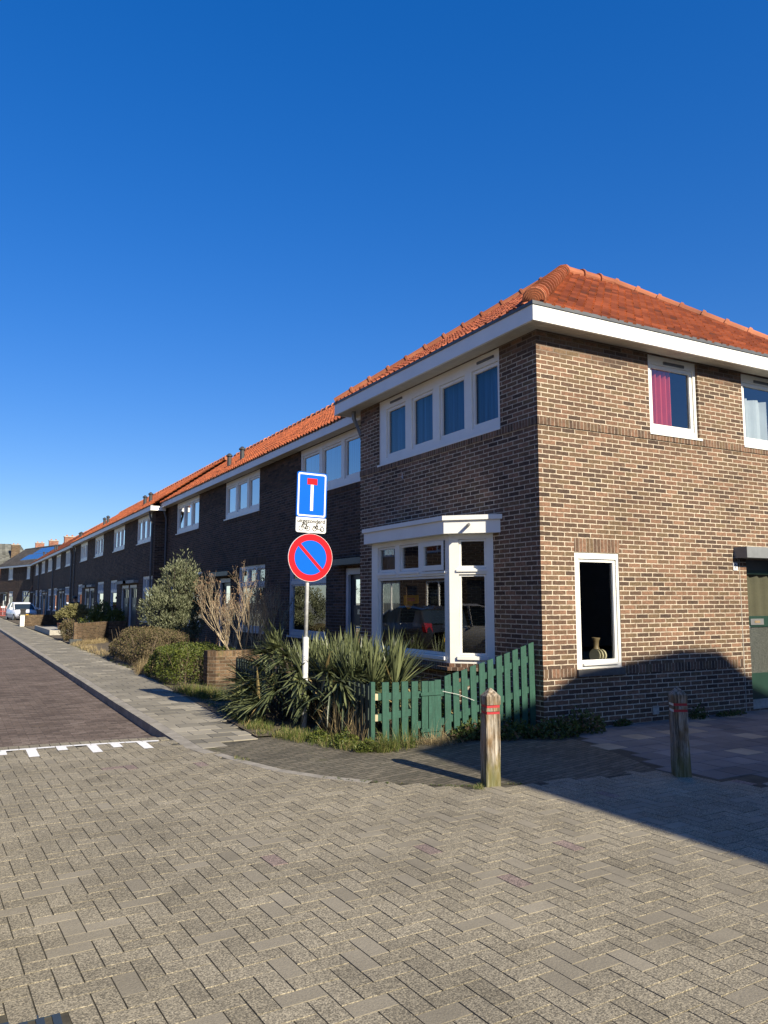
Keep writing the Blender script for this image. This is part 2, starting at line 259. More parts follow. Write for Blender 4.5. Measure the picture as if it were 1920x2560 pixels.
# ------------------------------------------------------------------ mesh helpers
ORG = {}
class MB:
    def __init__(s): s.v = []; s.f = []; s.uv = []; s.c = []; s.cc = (0.5, 0.5, 0.5)
    def face(s, pts, uvs=None):
        i = len(s.v); s.v += [tuple(p) for p in pts]; s.f.append(tuple(range(i, i + len(pts))))
        if uvs is None:
            a, b_, c = Vector(pts[0]), Vector(pts[1]), Vector(pts[2]); n = (b_ - a).cross(c - a)
            ax = max(range(3), key=lambda k: abs(n[k]))
            uvs = [((p[1], p[2]) if ax == 0 else (p[0], p[2]) if ax == 1 else (p[0], p[1])) for p in pts]
        s.uv.append(uvs); s.c.append(s.cc)
    def mesh(s, verts, faces):
        i = len(s.v); s.v += [tuple(p) for p in verts]
        for f in faces: s.f.append(tuple(i + k for k in f)); s.uv.append([(verts[k][0], verts[k][2]) for k in f]); s.c.append(s.cc)
    def hexa(s, p):      # 8 points: bottom ring 0-3, top ring 4-7
        for q in ((0, 3, 2, 1), (4, 5, 6, 7), (0, 1, 5, 4), (1, 2, 6, 5), (2, 3, 7, 6), (3, 0, 4, 7)): s.face([p[k] for k in q])
    def box(s, lo, hi):
        x0, y0, z0 = lo; x1, y1, z1 = hi
        s.hexa([(x0, y0, z0), (x1, y0, z0), (x1, y1, z0), (x0, y1, z0), (x0, y0, z1), (x1, y0, z1), (x1, y1, z1), (x0, y1, z1)])
    def tube(s, pts, rad, n=8, cap=True):
        pts = [Vector(p) for p in pts]; rings = []
        if not hasattr(rad, '__len__'): rad = [rad] * len(pts)
        up = Vector((0, 0, 1))
        for k, p in enumerate(pts):
            d = (pts[min(k + 1, len(pts) - 1)] - pts[max(k - 1, 0)]).normalized()
            a = d.cross(up) if abs(d.z) < 0.95 else d.cross(Vector((0, 1, 0)))
            a.normalize(); b_ = d.cross(a).normalized()
            rings.append([p + (a * math.cos(2 * math.pi * j / n) + b_ * math.sin(2 * math.pi * j / n)) * rad[k] for j in range(n)])
        vs = [p for r in rings for p in r]; fs = []
        for k in range(len(pts) - 1):
            for j in range(n): fs.append((k * n + j, k * n + (j + 1) % n, (k + 1) * n + (j + 1) % n, (k + 1) * n + j))
        if cap: fs.append(tuple(range(n - 1, -1, -1))); fs.append(tuple((len(pts) - 1) * n + j for j in range(n)))
        s.mesh(vs, fs)
    def lathe(s, c, prof, n=16):
        vs = []; fs = []
        for r, z in prof:
            for j in range(n): a = 2 * math.pi * j / n; vs.append((c[0] + r * math.cos(a), c[1] + r * math.sin(a), c[2] + z))
        for k in range(len(prof) - 1):
            for j in range(n): fs.append((k * n + j, k * n + (j + 1) % n, (k + 1) * n + (j + 1) % n, (k + 1) * n + j))
        s.mesh(vs, fs)
    def build(s, name, mat, parent=None, org=None, smooth=False, attr=False):
        me = bpy.data.meshes.new(name)
        if parent is not None: o0 = Vector(ORG[parent.name])
        elif org is not None: o0 = Vector(org)
        else:
            xs = [p[0] for p in s.v]; ys = [p[1] for p in s.v]; zs = [p[2] for p in s.v]
            o0 = Vector(((min(xs) + max(xs)) / 2, (min(ys) + max(ys)) / 2, min(zs)))
        me.from_pydata([(p[0] - o0.x, p[1] - o0.y, p[2] - o0.z) for p in s.v], [], s.f)
        ul = me.uv_layers.new(name='UVMap')
        flat = []
        for u in s.uv:
            for t in u: flat += [t[0], t[1]]
        ul.data.foreach_set('uv', flat)
        if attr:
            ca = me.color_attributes.new('Col', 'FLOAT_COLOR', 'CORNER'); fl = []
            for f, c in zip(s.f, s.c): fl += [c[0], c[1], c[2], 1.0] * len(f)
            ca.data.foreach_set('color', fl)
        if smooth: me.polygons.foreach_set('use_smooth', [True] * len(me.polygons))
        me.materials.append(mat); me.update()
        o = bpy.data.objects.new(name, me); col.objects.link(o)
        if parent is not None: o.parent = parent
        else: o.location = o0
        ORG[o.name] = tuple(o0); return o
def thing(name, label, cat, loc=(0, 0, 0), group=None):
    o = bpy.data.objects.new(name, None); o.empty_display_size = 0.2; col.objects.link(o); o.location = loc
    o['label'] = label; o['category'] = cat
    if group: o['group'] = group
    ORG[o.name] = tuple(loc); return o
def tag(o, label=None, cat=None, group=None, kind=None):
    if label: o['label'] = label
    if cat: o['category'] = cat
    if group: o['group'] = group
    if kind: o['kind'] = kind
    return o
def copy_tree(o, loc, label, parent=None):
    c = o.copy(); col.objects.link(c)
    if parent is not None: c.parent = parent
    else: c.location = loc; c['label'] = label
    for ch in [k for k in bpy.data.objects if k.parent == o]: copy_tree(ch, None, None, c)
    return c
def U(a, b_): return rnd.uniform(a, b_)

class Fr:                     # facade frame: u along the wall, z up, d outward
    def __init__(s, o, ud, ndir): s.o = Vector(o); s.u = Vector(ud).normalized(); s.n = Vector(ndir).normalized()
    def p(s, u, z, d=0.0): return s.o + s.u * u + s.n * d + Vector((0, 0, z))
def fbox(mb, fr, u0, u1, z0, z1, d0, d1):
    P = fr.p
    mb.face([P(u0, z0, d1), P(u1, z0, d1), P(u1, z1, d1), P(u0, z1, d1)], [(u0, z0), (u1, z0), (u1, z1), (u0, z1)])
    mb.face([P(u0, z0, d0), P(u0, z1, d0), P(u1, z1, d0), P(u1, z0, d0)], [(u0, z0), (u0, z1), (u1, z1), (u1, z0)])
    for u in (u0, u1): mb.face([P(u, z0, d0), P(u, z0, d1), P(u, z1, d1), P(u, z1, d0)], [(d0 + u, z0), (d1 + u, z0), (d1 + u, z1), (d0 + u, z1)])
    for z in (z0, z1): mb.face([P(u0, z, d0), P(u1, z, d0), P(u1, z, d1), P(u0, z, d1)], [(u0, z + d0), (u1, z + d0), (u1, z + d1), (u0, z + d1)])
def wall(mb, fr, u0, u1, z0, z1, holes=(), rev=0.11, uo=0.0):
    us = sorted({u0, u1, *[h[0] for h in holes], *[h[1] for h in holes]}); zs = sorted({z0, z1, *[h[2] for h in holes], *[h[3] for h in holes]})
    P = fr.p
    for a, b_ in zip(us, us[1:]):
        for c, d in zip(zs, zs[1:]):
            mu, mz = (a + b_) / 2, (c + d) / 2
            if any(h[0] < mu < h[1] and h[2] < mz < h[3] for h in holes): continue
            mb.face([P(a, c), P(b_, c), P(b_, d), P(a, d)], [(a + uo, c), (b_ + uo, c), (b_ + uo, d), (a + uo, d)])
    for h in holes:
        for u in h[:2]: mb.face([P(u, h[2]), P(u, h[2], -rev), P(u, h[3], -rev), P(u, h[3])], [(u, h[2]), (u + rev, h[2]), (u + rev, h[3]), (u, h[3])])
        for z in h[2:4]: mb.face([P(h[0], z), P(h[1], z), P(h[1], z, -rev), P(h[0], z, -rev)], [(h[0], z), (h[1], z), (h[1], z + rev), (h[0], z + rev)])
# ------------------------------------------------------------------ ground
def sheet(name, pts, z, mat, label=None):
    mb = MB(); mb.face([(x, y, z) for x, y in pts], [(x, y) for x, y in pts])
    return tag(mb.build(name, mat, org=(0, 0, 0)), kind='structure')
sheet('ground', [(-400, -400), (400, -400), (400, 400), (-400, 400)], -0.16, M['earth'])
def inpoly(x, y, P):
    c = False
    for i in range(len(P)):
        (x1, y1), (x2, y2) = P[i], P[i - 1]
        if (y1 > y) != (y2 > y) and x < (x2 - x1) * (y - y1) / (y2 - y1) + x1: c = not c
    return c
STRIP = [(2.46, 8.53), (2.5, 8.2), (2.6, 7.75), (2.77, 7.17), (3.03, 6.69), (3.31, 6.33), (3.62, 6.05), (3.93, 5.8), (4.5, 5.62), (5.2, 5.5), (5.9, 5.45), (6.12, 6.0), (6.34, 6.86), (6.4, 7.66), (4.2, 7.66), (4.12, 8.9), (3.32, 8.92)]
RIGHT = [(6.34, 7.62), (6.33, 6.86), (6.1, 6.0), (5.92, 5.4), (5.95, 5.1), (6.05, 4.85), (6.3, 4.68), (6.7, 4.6), (14.5, 4.6), (14.5, 7.62)]
# crossing plateau: every paver a bevelled block in herringbone bond
sheet('plateau_bed', [(-9, -7), (15, -7), (15, 8.2), (2.3, 8.75), (2.3, 9.36), (-9, 9.5)], -0.0004, M['joint'])
def paver(mb, cx, cy, lx, ly, ang, z, h=0.004, gap=0.003, bev=0.0007, tilt=0.0013):
    ca, sa = math.cos(ang), math.sin(ang); hx, hy = lx / 2 - gap, ly / 2 - gap
    ta, tb = U(-tilt, tilt), U(-tilt, tilt)
    def w(a, b_, zz): return (cx + a * ca - b_ * sa, cy + a * sa + b_ * ca, z + zz + ta * a / lx + tb * b_ / ly)
    o = [w(-hx, -hy, -0.013), w(hx, -hy, -0.013), w(hx, hy, -0.013), w(-hx, hy, -0.013)]
    m_ = [w(-hx, -hy, h - bev), w(hx, -hy, h - bev), w(hx, hy, h - bev), w(-hx, hy, h - bev)]
    t = [w(-hx + bev, -hy + bev, h), w(hx - bev, -hy + bev, h), w(hx - bev, hy - bev, h), w(-hx + bev, hy - bev, h)]
    mb.face(t)
    for i in range(4):
        j = (i + 1) % 4
        mb.face([m_[i], m_[j], t[j], t[i]]); mb.face([o[i], o[j], m_[j], m_[i]])
mb = MB(); W = 0.104; PA = R(2.5)
def teeth_y(x): return 9.5 - 0.04 * max(0, x - 0.4) - 0.085 * max(0, x - 0.9) ** 2 * 0.9
for i in range(-95, 165):
    for j in range(-85, 110):
        k = (i - j) % 4
        if k == 0: a, b_, lx, ly = i + 1.0, j + 0.5, 2 * W, W
        elif k == 3: a, b_, lx, ly = i + 0.5, j + 1.0, W, 2 * W
        else: continue
        x = (a * W) * math.cos(PA) - (b_ * W) * math.sin(PA); y = (a * W) * math.sin(PA) + (b_ * W) * math.cos(PA)
        if x < -7 or x > 14.4 or y < -4.5 or y > 9.5: continue
        if x > 2.28 and y > 8.6: continue
        if x <= 2.36 and y > teeth_y(x) - 0.03: continue
        if inpoly(x, y, STRIP) or inpoly(x, y, RIGHT) or (x > 6.2 and y > 4.55): continue
        if 0.05 < x < 0.47 and 3.05 < y < 3.5: continue
        nr = x * x + y * y < 30
        smooth = 1.0 if rnd.random() < (0.16 if y < 5.2 else 0.05) else U(0, 0.15)
        mb.cc = (min(1, max(0, rnd.gauss(0.5, 0.16) + (0.0 if smooth < 0.5 else 0.12))), rnd.random(), smooth)
        paver(mb, x, y, lx, ly, PA, U(-0.0008, 0.0008))
tag(mb.build('crossing_plateau', M['paver'], org=(0, 0, 0), attr=True), kind='structure')
# old brick strip around the corner
mb = MB(); n = len(STRIP)
mb.face([(x, y, 0.003) for x, y in STRIP], [(x * 0.97 + y * 0.25, y * 0.97 - x * 0.25) for x, y in STRIP])
tag(mb.build('old_brick_paving', M['old_pavers'], org=(0, 0, 0)), kind='structure')
# street with a ramp up to the plateau
mb = MB(); xs = [-3.2, -1, 0.4, 1.0, 1.5, 2.0, 2.33]
for a, b_ in zip(xs, xs[1:]):
    ya, yb = teeth_y(a) - 0.02, teeth_y(b_) - 0.02
    mb.face([(a, ya, -0.006), (b_, yb, -0.006), (b_, 10.3, -0.10), (a, 10.3, -0.10)], [(a, ya), (b_, yb), (b_, 10.3), (a, 10.3)])
mb.face([(-3.2, 10.3, -0.10), (2.33, 10.3, -0.10), (2.33, 66, -0.10), (-3.2, 66, -0.10)], [(-3.2, 10.3), (2.33, 10.3), (2.33, 66), (-3.2, 66)])
mb.face([(-3.2, 66, -0.10), (2.33, 66, -0.10), (0.5, 130, -0.10), (-5, 130, -0.10)], [(-3.2, 66), (2.33, 66), (0.5, 130), (-5, 130)])
tag(mb.build('street', M['road'], org=(0, 0, 0)), kind='structure')
mb = MB()
for k in range(42):
    x = -2.05 + k * 0.104
    if x > 2.22: break
    mb.cc = (U(0.3, 0.7), U(0, 0.9), U(0, 0.2)); paver(mb, x, teeth_y(x) + 0.108, 0.104, 0.208, 0, 0.002)
tag(mb.build('ramp_edge', M['paver'], org=(0, 0, 0), attr=True), kind='structure')
# white teeth at the ramp
mb = MB()
def mark(q): mb.face([(x, y, 0.0085) for x, y in q])
for k in range(24):
    a, b_ = -2.0 + k * 0.18, -2.0 + (k + 1) * 0.18 - 0.006
    if b_ > 2.28: break
    mark([(a, teeth_y(a) - 0.075), (b_, teeth_y(b_) - 0.075), (b_, teeth_y(b_)), (a, teeth_y(a))])
for k, (x, l) in enumerate(((0.52, 0.22), (0.81, 0.46), (1.11, 0.2), (1.42, 0.47), (1.66, 0.24), (1.94, 0.42), (0.22, 0.45), (-0.08, 0.2), (-0.38, 0.45))):
    t = teeth_y(x) - 0.076; mark([(x - 0.05, t - l), (x + 0.05, t - l), (x + 0.05, t), (x - 0.05, t)])
tag(mb.build('white_road_marking', M['marking'], org=(0, 0, 0)), kind='structure')
# pavement along the street
sheet('pavement_bed', [(2.44, 8.56), (3.32, 8.92), (4.6, 9.1), (4.6, 80), (2.44, 80)], -0.008, M['joint'])
mb = MB()
for j in range(240):
    y = 8.75 + j * 0.30
    for i in range(-1, 9):
        x = 2.44 + 0.15 + i * 0.30 + (0.15 if j % 2 else 0)
        if x + 0.15 < 2.52 or y < 8.7 + (x - 2.5) * 0.42: continue
        lx = 0.30; cx = x
        if x > (3.25 if y < 10.6 else 3.55 if y < 14 else 3.75): continue
        if x - lx / 2 < 2.45: lx = (x + lx / 2) - 2.45; cx = 2.45 + lx / 2
        t = 1.0 if (rnd.random() < (0.62 if y < 11.2 else 0.08)) else 0.0
        mb.cc = (min(1, max(0, (0.2 if y < 11.2 else 0.3) + 0.5 * t + U(-0.12, 0.12))), rnd.random(), rnd.random())
        paver(mb, cx, y, lx, 0.30, 0, 0.0, h=0.003, gap=0.003, bev=0.004, tilt=0.003)
tag(mb.build('pavement', M['tile'], org=(0, 0, 0), attr=True), kind='structure')
mb = MB()
y = 8.62
while y < 82:
    l = 1.0
    p = [(2.30, y + 0.004), (2.445, y + 0.004), (2.445, y + l - 0.004), (2.30, y + l - 0.004)]
    zt = [0.006 + U(-0.003, 0.003)] * 2 + [0.006 + U(-0.003, 0.003)] * 2
    mb.hexa([(x - 0.015 * (k in (0, 3)), yy, -0.2) for k, (x, yy) in enumerate(p)] + [(x, yy, z) for (x, yy), z in zip(p, zt)]); y += l
mb.hexa([(2.31, 8.62, -0.1), (2.44, 8.62, -0.1), (2.50, 8.3, -0.1), (2.38, 8.28, -0.1), (2.31, 8.62, 0.008), (2.44, 8.62, 0.008), (2.50, 8.3, 0.006), (2.38, 8.28, 0.006)])
ring = STRIP[1:6]
for (x0, y0), (x1, y1) in zip(ring, ring[1:]):
    dx, dy = x1 - x0, y1 - y0; l = math.hypot(dx, dy); nx, ny = -dy / l * 0.05, dx / l * 0.05
    gx, gy = dx / l * 0.004, dy / l * 0.004
    q = [(x0 - nx + gx, y0 - ny + gy), (x1 - nx - gx, y1 - ny - gy), (x1 + nx - gx, y1 + ny - gy), (x0 + nx + gx, y0 + ny + gy)]
    mb.hexa([(a, b_, -0.1) for a, b_ in q] + [(a, b_, 0.006) for a, b_ in q])
tag(mb.build('kerb', M['kerb'], org=(0, 0, 0)), kind='structure')
# slabs in front of the corner house
mb = MB(); mb.face([(x, y, -0.006) for x, y in RIGHT]); tag(mb.build('side_pavement_bed', M['joint'], org=(0, 0, 0)), kind='structure')
mb = MB()
for j in range(11):
    for i in range(30):
        x = 5.8 + i * 0.30 + (0.15 if j % 2 else 0); y = 4.78 + j * 0.30
        if not (inpoly(x, y, RIGHT) and inpoly(x - 0.12, y - 0.1, RIGHT)) or y > 7.5: continue
        mb.cc = (rnd.random(), rnd.random() + (0.15 if y < 5.6 and rnd.random() < 0.4 else 0), rnd.random()); paver(mb, x, y, 0.30, 0.30, 0, 0.0, h=0.004, gap=0.003, bev=0.004, tilt=0.003)
tag(mb.build('side_pavement', M['tile_grey'], org=(0, 0, 0), attr=True), kind='structure')
mb = MB()
ks = [(6.28, 4.62), (6.7, 4.54), (7.5, 4.52), (8.5, 4.52), (9.5, 4.52), (10.5, 4.52), (11.5, 4.52), (12.5, 4.52)]
for k, ((x0, y0), (x1, y1)) in enumerate(zip(ks, ks[1:])):
    z0 = 0.02 if k else 0.0
    mb.hexa([(x0, y0 - 0.12, -0.1), (x1 - 0.006, y1 - 0.12, -0.1), (x1 - 0.006, y1, -0.1), (x0, y0, -0.1), (x0, y0 - 0.10, z0), (x1 - 0.006, y1 - 0.10, 0.03), (x1 - 0.006, y1, 0.035), (x0, y0, 0.01 + z0)])
tag(mb.build('side_kerb', M['kerb'], org=(0, 0, 0)), kind='structure')
# garden soil
sheet('garden_soil', [(3.2, 8.98), (4.08, 8.9), (4.16, 7.68), (6.35, 7.66), (6.75, 9), (6.75, 90), (3.9, 90), (3.82, 30), (3.72, 18), (3.5, 14)], 0.012, M['soil'])
# drains
t = thing('drain_cover', 'dark metal drain grid set in the pavers at the bottom edge of the square', 'drain cover', (0.26, 3.27, 0.0))
mb = MB()
mb.box((0.07, 3.07, -0.03), (0.45, 3.48, -0.02)); 
for k in range(7): mb.box((0.07 + k * 0.058, 3.07, -0.03), (0.10 + k * 0.058, 3.48, 0.004))
for k in range(4): mb.box((0.07, 3.07 + k * 0.127, -0.03), (0.448, 3.10 + k * 0.127, 0.0035))
mb.build('grate', M['dark_trim'], t)
t = thing('gully_grate', 'small dark gully grate at the kerb by the white teeth', 'gully grate', (2.08, 9.14, 0))
mb = MB(); mb.box((1.88, 9.02, -0.05), (2.28, 9.27, -0.015))
for k in range(8): mb.box((1.89 + k * 0.05, 9.03, -0.03), (1.915 + k * 0.05, 9.26, 0.002))
mb.build('grate', M['dark_trim'], t)

# ------------------------------------------------------------------ house parts
def window(fr, u0, u1, z0, z1, lights, parent, d=-0.035, mat='white', glass='glass', sash=0.045, fdep=0.05, curtains=(), proud=False, sill=None, name='window', sashes=None):
    f2 = Fr(fr.o + fr.n * d, fr.u, fr.n); mb = MB()
    wall(mb, f2, u0, u1, z0, z1, lights, rev=fdep)
    P = f2.p
    for (a, c, b_, e) in ((u0, z0, u1, z0), (u0, z1, u1, z1), (u0, z0, u0, z1), (u1, z0, u1, z1)):
        mb.face([P(a, c), P(b_, e), P(b_, e, -0.08), P(a, c, -0.08)])
    o = mb.build(name, M[mat], parent)
    g = MB(); sm = MB()
    for k, (a, b_, c, e) in enumerate(lights):
        f3 = Fr(fr.o + fr.n * (d - 0.022), fr.u, fr.n)
        s = sash
        if sashes is not None and k in sashes: f3 = Fr(fr.o + fr.n * (d + 0.018), fr.u, fr.n); s = sash + 0.03
        if s > 0:
            wall(sm, f3, a + 0.004, b_ - 0.004, c + 0.004, e - 0.004, [(a + s, b_ - s, c + s * 1.2, e - s)], rev=0.035)
            if sashes is not None and k in sashes: fbox(sm, f3, a + 0.004, b_ - 0.004, c + 0.004, e - 0.004, -0.03, -0.001)if False else None
        fp = f3.p
        q = [(a + s, c + s * 1.2), (b_ - s, c + s * 1.2), (b_ - s, e - s), (a + s, e - s)]
        if fr.u.cross(Vector((0, 0, 1))).dot(fr.n) < 0: q = q[::-1]
        g.face([fp(uu, zz, -0.028) for uu, zz in q])
    if sm.f: sm.build('sash', M[mat], o)
    g.build('pane', M[glass], o)
    if sill:
        sb = MB(); fbox(sb, fr, u0 - sill[0], u1 + sill[0], z0 - sill[1], z0 - 0.001, -0.05, sill[2]); sb.build('sill', M[mat if len(sill) < 4 else sill[3]], o)
    for (a, b_, c, e, m_, depth, amp, per) in curtains:
        cb = MB(); n = max(4, int((b_ - a) / per * 6)); pts = []
        for i in range(n + 1):
            uu = a + (b_ - a) * i / n; pts.append((uu, depth - amp * (1 - math.cos(2 * math.pi * (uu - a) / per + 1.3 * math.sin(uu * 9)))))
        for (ua, da), (ub, db) in zip(pts, pts[1:]):
            cb.face([fr.p(ua, c, da), fr.p(ub, c, db), fr.p(ub, e, db), fr.p(ua, e, da)])
        cb.build('curtain', M[m_], o, smooth=False)
    return o
PROF = [(0.0, 0.044), (0.1, 0.016), (0.25, 0.0), (0.56, 0.002), (0.68, 0.024), (0.84, 0.054), (1.0, 0.044)]
PROF3 = [(0.0, 0.034), (0.4, 0.0), (0.8, 0.036), (1.0, 0.034)]
def tiles(mb, O, xd, sd, nv, x0f, x1f, slen, tw=0.156, th=0.187, prof=PROF, flat=False):
    O = Vector(O); xd = Vector(xd).normalized(); sd = Vector(sd).normalized(); nv = Vector(nv).normalized()
    rows = int(math.ceil(slen / th))
    for r in range(rows):
        s0, s1 = r * th - 0.012, min((r + 1) * th + 0.02, slen); sm = min((r + 0.5) * th, slen)
        xa, xb = x0f(sm), x1f(sm)
        if xb - xa < 0.05: continue
        for k in range(int(math.floor(xa / tw)), int(math.ceil(xb / tw))):
            jx = U(-0.004, 0.004); js = U(-0.006, 0.006); jh = U(-0.003, 0.004)
            c0 = mb.cc = (rnd.random(), rnd.random(), rnd.random())
            pp = []
            for t, h in prof:
                x = min(max((k + t) * tw + jx, xa), xb); pp.append((x, 0.012 if flat else h))
            for (xx0, h0), (xx1, h1) in zip(pp, pp[1:]):
                if xx1 - xx0 < 1e-4: continue
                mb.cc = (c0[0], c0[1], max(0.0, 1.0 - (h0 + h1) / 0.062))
                a = O + xd * xx0 + sd * (s0 + js) + nv * (h0 + 0.03 + jh); b_ = O + xd * xx1 + sd * (s0 + js) + nv * (h1 + 0.03 + jh)
                c = O + xd * xx1 + sd * s1 + nv * h1; e = O + xd * xx0 + sd * s1 + nv * h0
                mb.face([a, b_, c, e]); mb.face([a - nv * 0.034, b_ - nv * 0.034, b_, a])
def caps(mb, p0, p1, r=0.105, L=0.34, n=12, collar=True, taper=0.92):
    p0, p1 = Vector(p0), Vector(p1); d = p1 - p0; N = max(1, round(d.length / L)); d /= N
    for k in range(N):
        mb.cc = (rnd.random(), rnd.random(), rnd.random())
        j = Vector((U(-0.006, 0.006), U(-0.006, 0.006), U(-0.006, 0.006)))
        a, b_ = p0 + d * k + j, p0 + d * (k + 1) + j
        mb.tube([a, b_], [r, r * taper], n)
        if collar: mb.tube([a - d * 0.03, a - d * 0.02, a + d * 0.09, a + d * 0.14], [r * 1.08, r * 1.2, r * 1.18, r * 1.0], n)
def quad_roof(mb, pts): mb.face(pts)
def letterbox(fr, u, z, parent, d=0.0):
    mb = MB(); fbox(mb, fr, u - 0.15, u + 0.15, z - 0.045, z + 0.045, d, d + 0.012); o = mb.build('letterbox', M['steel'], parent)
    mb = MB(); fbox(mb, fr, u - 0.06, u + 0.06, z - 0.018, z + 0.018, d + 0.012, d + 0.016); mb.build('flap', M['brown_ceramic'], o)
def pipe(name, pts, r, parent, mat='pipe'):
    mb = MB(); mb.tube(pts, r, 10); return mb.build(name, M[mat], parent, smooth=False)

# ------------------------------------------------------------------ corner house
XC, YC = 6.38, 7.63
ch = thing('corner_house', 'brown brick corner house with hipped orange roof and white bay window by the green fence', 'house', (9.7, 10.1, 0))
FL = Fr((XC, 0, 0), (0, 1, 0), (-1, 0, 0)); FR = Fr((0, YC, 0), (1, 0, 0), (0, -1, 0))
upL = (8.41, 11.90, 3.93, 5.05); w1 = (6.93, 7.70, 0.73, 2.21)
up1 = (8.38, 9.38, 3.92, 5.05); up2 = (10.36, 11.36, 3.92, 5.05); dr = (10.26, 11.22, 0.02, 2.20)
mb = MB()
wall(mb, FL, YC, 12.6, 0.0, 5.06, [upL, (8.63, 11.74, 0.66, 2.5)], rev=0.10)
wall(mb, FR, XC, 13.05, 0.0, 5.06, [w1, up1, up2, dr], rev=0.14, uo=0.045)
mb.face([(13.05, YC, 0), (13.05, 12.85, 0), (13.05, 12.85, 5.06), (13.05, YC, 5.06)]); mb.face([(XC, 12.6, 0), (13.05, 12.6, 0), (13.05, 12.6, 5.06), (XC, 12.6, 5.06)])
mb.build('wall', M['brick'], ch)
# soldier courses
mb = MB()
def soldier(mb, fr, u0, u1, z0, z1, d=0.018): fbox(mb, fr, u0, u1, z0, z1, -0.05, d)
soldier(mb, FL, YC - 0.010, 12.6, 3.82, 3.926, 0.012); soldier(mb, FR, XC - 0.015, 13.05, 3.82, 3.918, 0.016)
soldier(mb, FR, 6.93, 7.71, 2.215, 2.39, 0.003); soldier(mb, FR, XC + 0.003, 6.925, 0.645, 0.75, 0.004); soldier(mb, FR, 7.72, 10.09, 0.645, 0.75, 0.004)
mb.build('soldier_course', M['soldier'], ch)
mb = MB(); fbox(mb, FR, 10.10, 10.112, 0.0, 2.2, -0.02, 0.004); mb.build('mortar_joint', M['concrete'], ch)
# upper windows
zc = 5.05
def lights4(): return [(8.47 - 0.02, 9.04, 4.05, 4.89), (9.30, 9.93, 4.05, 4.89), (10.18, 10.77, 4.05, 4.89), (11.02, 11.60 + 0.02, 4.05, 4.89)]
L4 = [(8.45, 9.12, 4.02, 4.92), (9.26, 9.98, 4.02, 4.92), (10.13, 10.83, 4.02, 4.92), (10.98, 11.84, 4.02, 4.92)]
L4 = [(8.455, 9.10, 4.03, 4.88), (9.27, 9.965, 4.03, 4.88), (10.14, 10.80, 4.03, 4.88), (10.99, 11.66, 4.03, 4.88)]
window(FL, *upL, L4, ch, d=-0.02, curtains=[(8.42, 11.88, 3.98, 4.98, 'blue_curtain', -0.15, 0.045, 0.17)], sill=(0.02, 0.03, 0.02), sash=0.05, glass='glass_dim')
window(FR, *up1, [(8.45, 9.33, 4.0, 4.93)], ch, d=-0.035, curtains=[(8.48, 8.93, 4.0, 4.95, 'red_curtain', -0.10, 0.035, 0.085), (8.86, 9.3, 3.98, 4.97, 'dark_trim', -0.4, 0.0, 0.3)], sill=(0.03, 0.03, 0.03), sash=0.055)  # flat dark sheet beside the red curtain stands in for the unlit room
window(FR, *up2, [(10.43, 11.29, 4.0, 4.93)], ch, d=-0.035, curtains=[(10.44, 11.1, 4.0, 4.70, 'white_curtain', -0.10, 0.04, 0.2)], sill=(0.03, 0.03, 0.03), sash=0.055)
mb = MB()
for u in (8.72, 10.7): mb = MB(); fbox(mb, FR, u, u + 0.42, 4.945, 4.985, -0.04, -0.02); mb.build('air_grille', M['lead'], ch)
for u in (8.55, 11.1): mb = MB(); fbox(mb, FL, u, u + 0.4, 4.945, 4.98, -0.04, -0.006); mb.build('air_grille', M['lead'], ch)
window(FR, *w1, [(7.0, 7.66, 0.79, 2.13)], ch, d=-0.012, sash=0.04, curtains=[(7.0, 7.26, 0.8, 1.98, 'grey_curtain', -0.42, 0.03, 0.08)])
mb = MB(); fbox(mb, FR, 6.92, 7.72, 0.64, 0.726, -0.05, 0.035); mb.build('stone_sill', M['sill_stone'], ch)
mb = MB(); fbox(mb, FR, 7.03, 7.63, 0.775, 0.80, -0.02, 0.02); mb.build('drip_ledge', M['white'], ch)
# front door
FD = Fr((0, YC + 0.14, 0), (1, 0, 0), (0, -1, 0))
mb = MB()
wall(mb, FD, 10.26, 11.22, 0.14, 2.05, [(10.36, 11.12, 1.36, 1.99), (10.36, 11.12, 0.52, 1.2)], rev=0.03); dO = mb.build('door', M['door_green'], ch)
for z0, z1 in ((1.36, 1.99), (0.52, 1.2)): mb = MB(); mb.face([FD.p(10.36, z0, -0.02), FD.p(11.12, z0, -0.02), FD.p(11.12, z1, -0.02), FD.p(10.36, z1, -0.02)]); mb.build('pane', M['glass' if z0 > 1 else 'frosted'], dO)
cb = MB()
for k in range(24):
    a, b_ = 10.36 + k * 0.032, 10.36 + (k + 1) * 0.032
    da, db = -0.07 - 0.02 * math.sin(k * 0.9), -0.07 - 0.02 * math.sin((k + 1) * 0.9)
    cb.face([FD.p(a, 0.4, da), FD.p(b_, 0.4, db), FD.p(b_, 2.1, db), FD.p(a, 2.1, da)])
cb.build('curtain', M['beige_curtain'], dO)
letterbox(FD, 10.62, 1.275, dO, 0.002)
mb = MB(); mb.tube([FD.p(10.31, 1.2, 0.0), FD.p(10.31, 1.2, 0.05), FD.p(10.38, 1.2, 0.05)], 0.016, 8); mb.build('handle', M['steel'], dO)
mb = MB(); fbox(mb, FD, 10.26, 11.22, 0.0, 0.14, -0.03, 0.09); mb.build('door_step', M['concrete'], ch)
mb = MB(); fbox(mb, FD, 10.26, 11.22, 2.05, 2.2, -0.03, 0.01); mb.build('door_head', M['lead'], ch)
mb = MB(); fbox(mb, FR, 10.0, 11.6, 2.21, 2.37, 0.0, 0.22); mb.build('door_canopy', M['canopy'], ch)
mb = MB(); fbox(mb, FR, 9.96, 10.055, 2.03, 2.14, 0.0, 0.012); npl = mb.build('number_plate', M['sign_white'], ch)
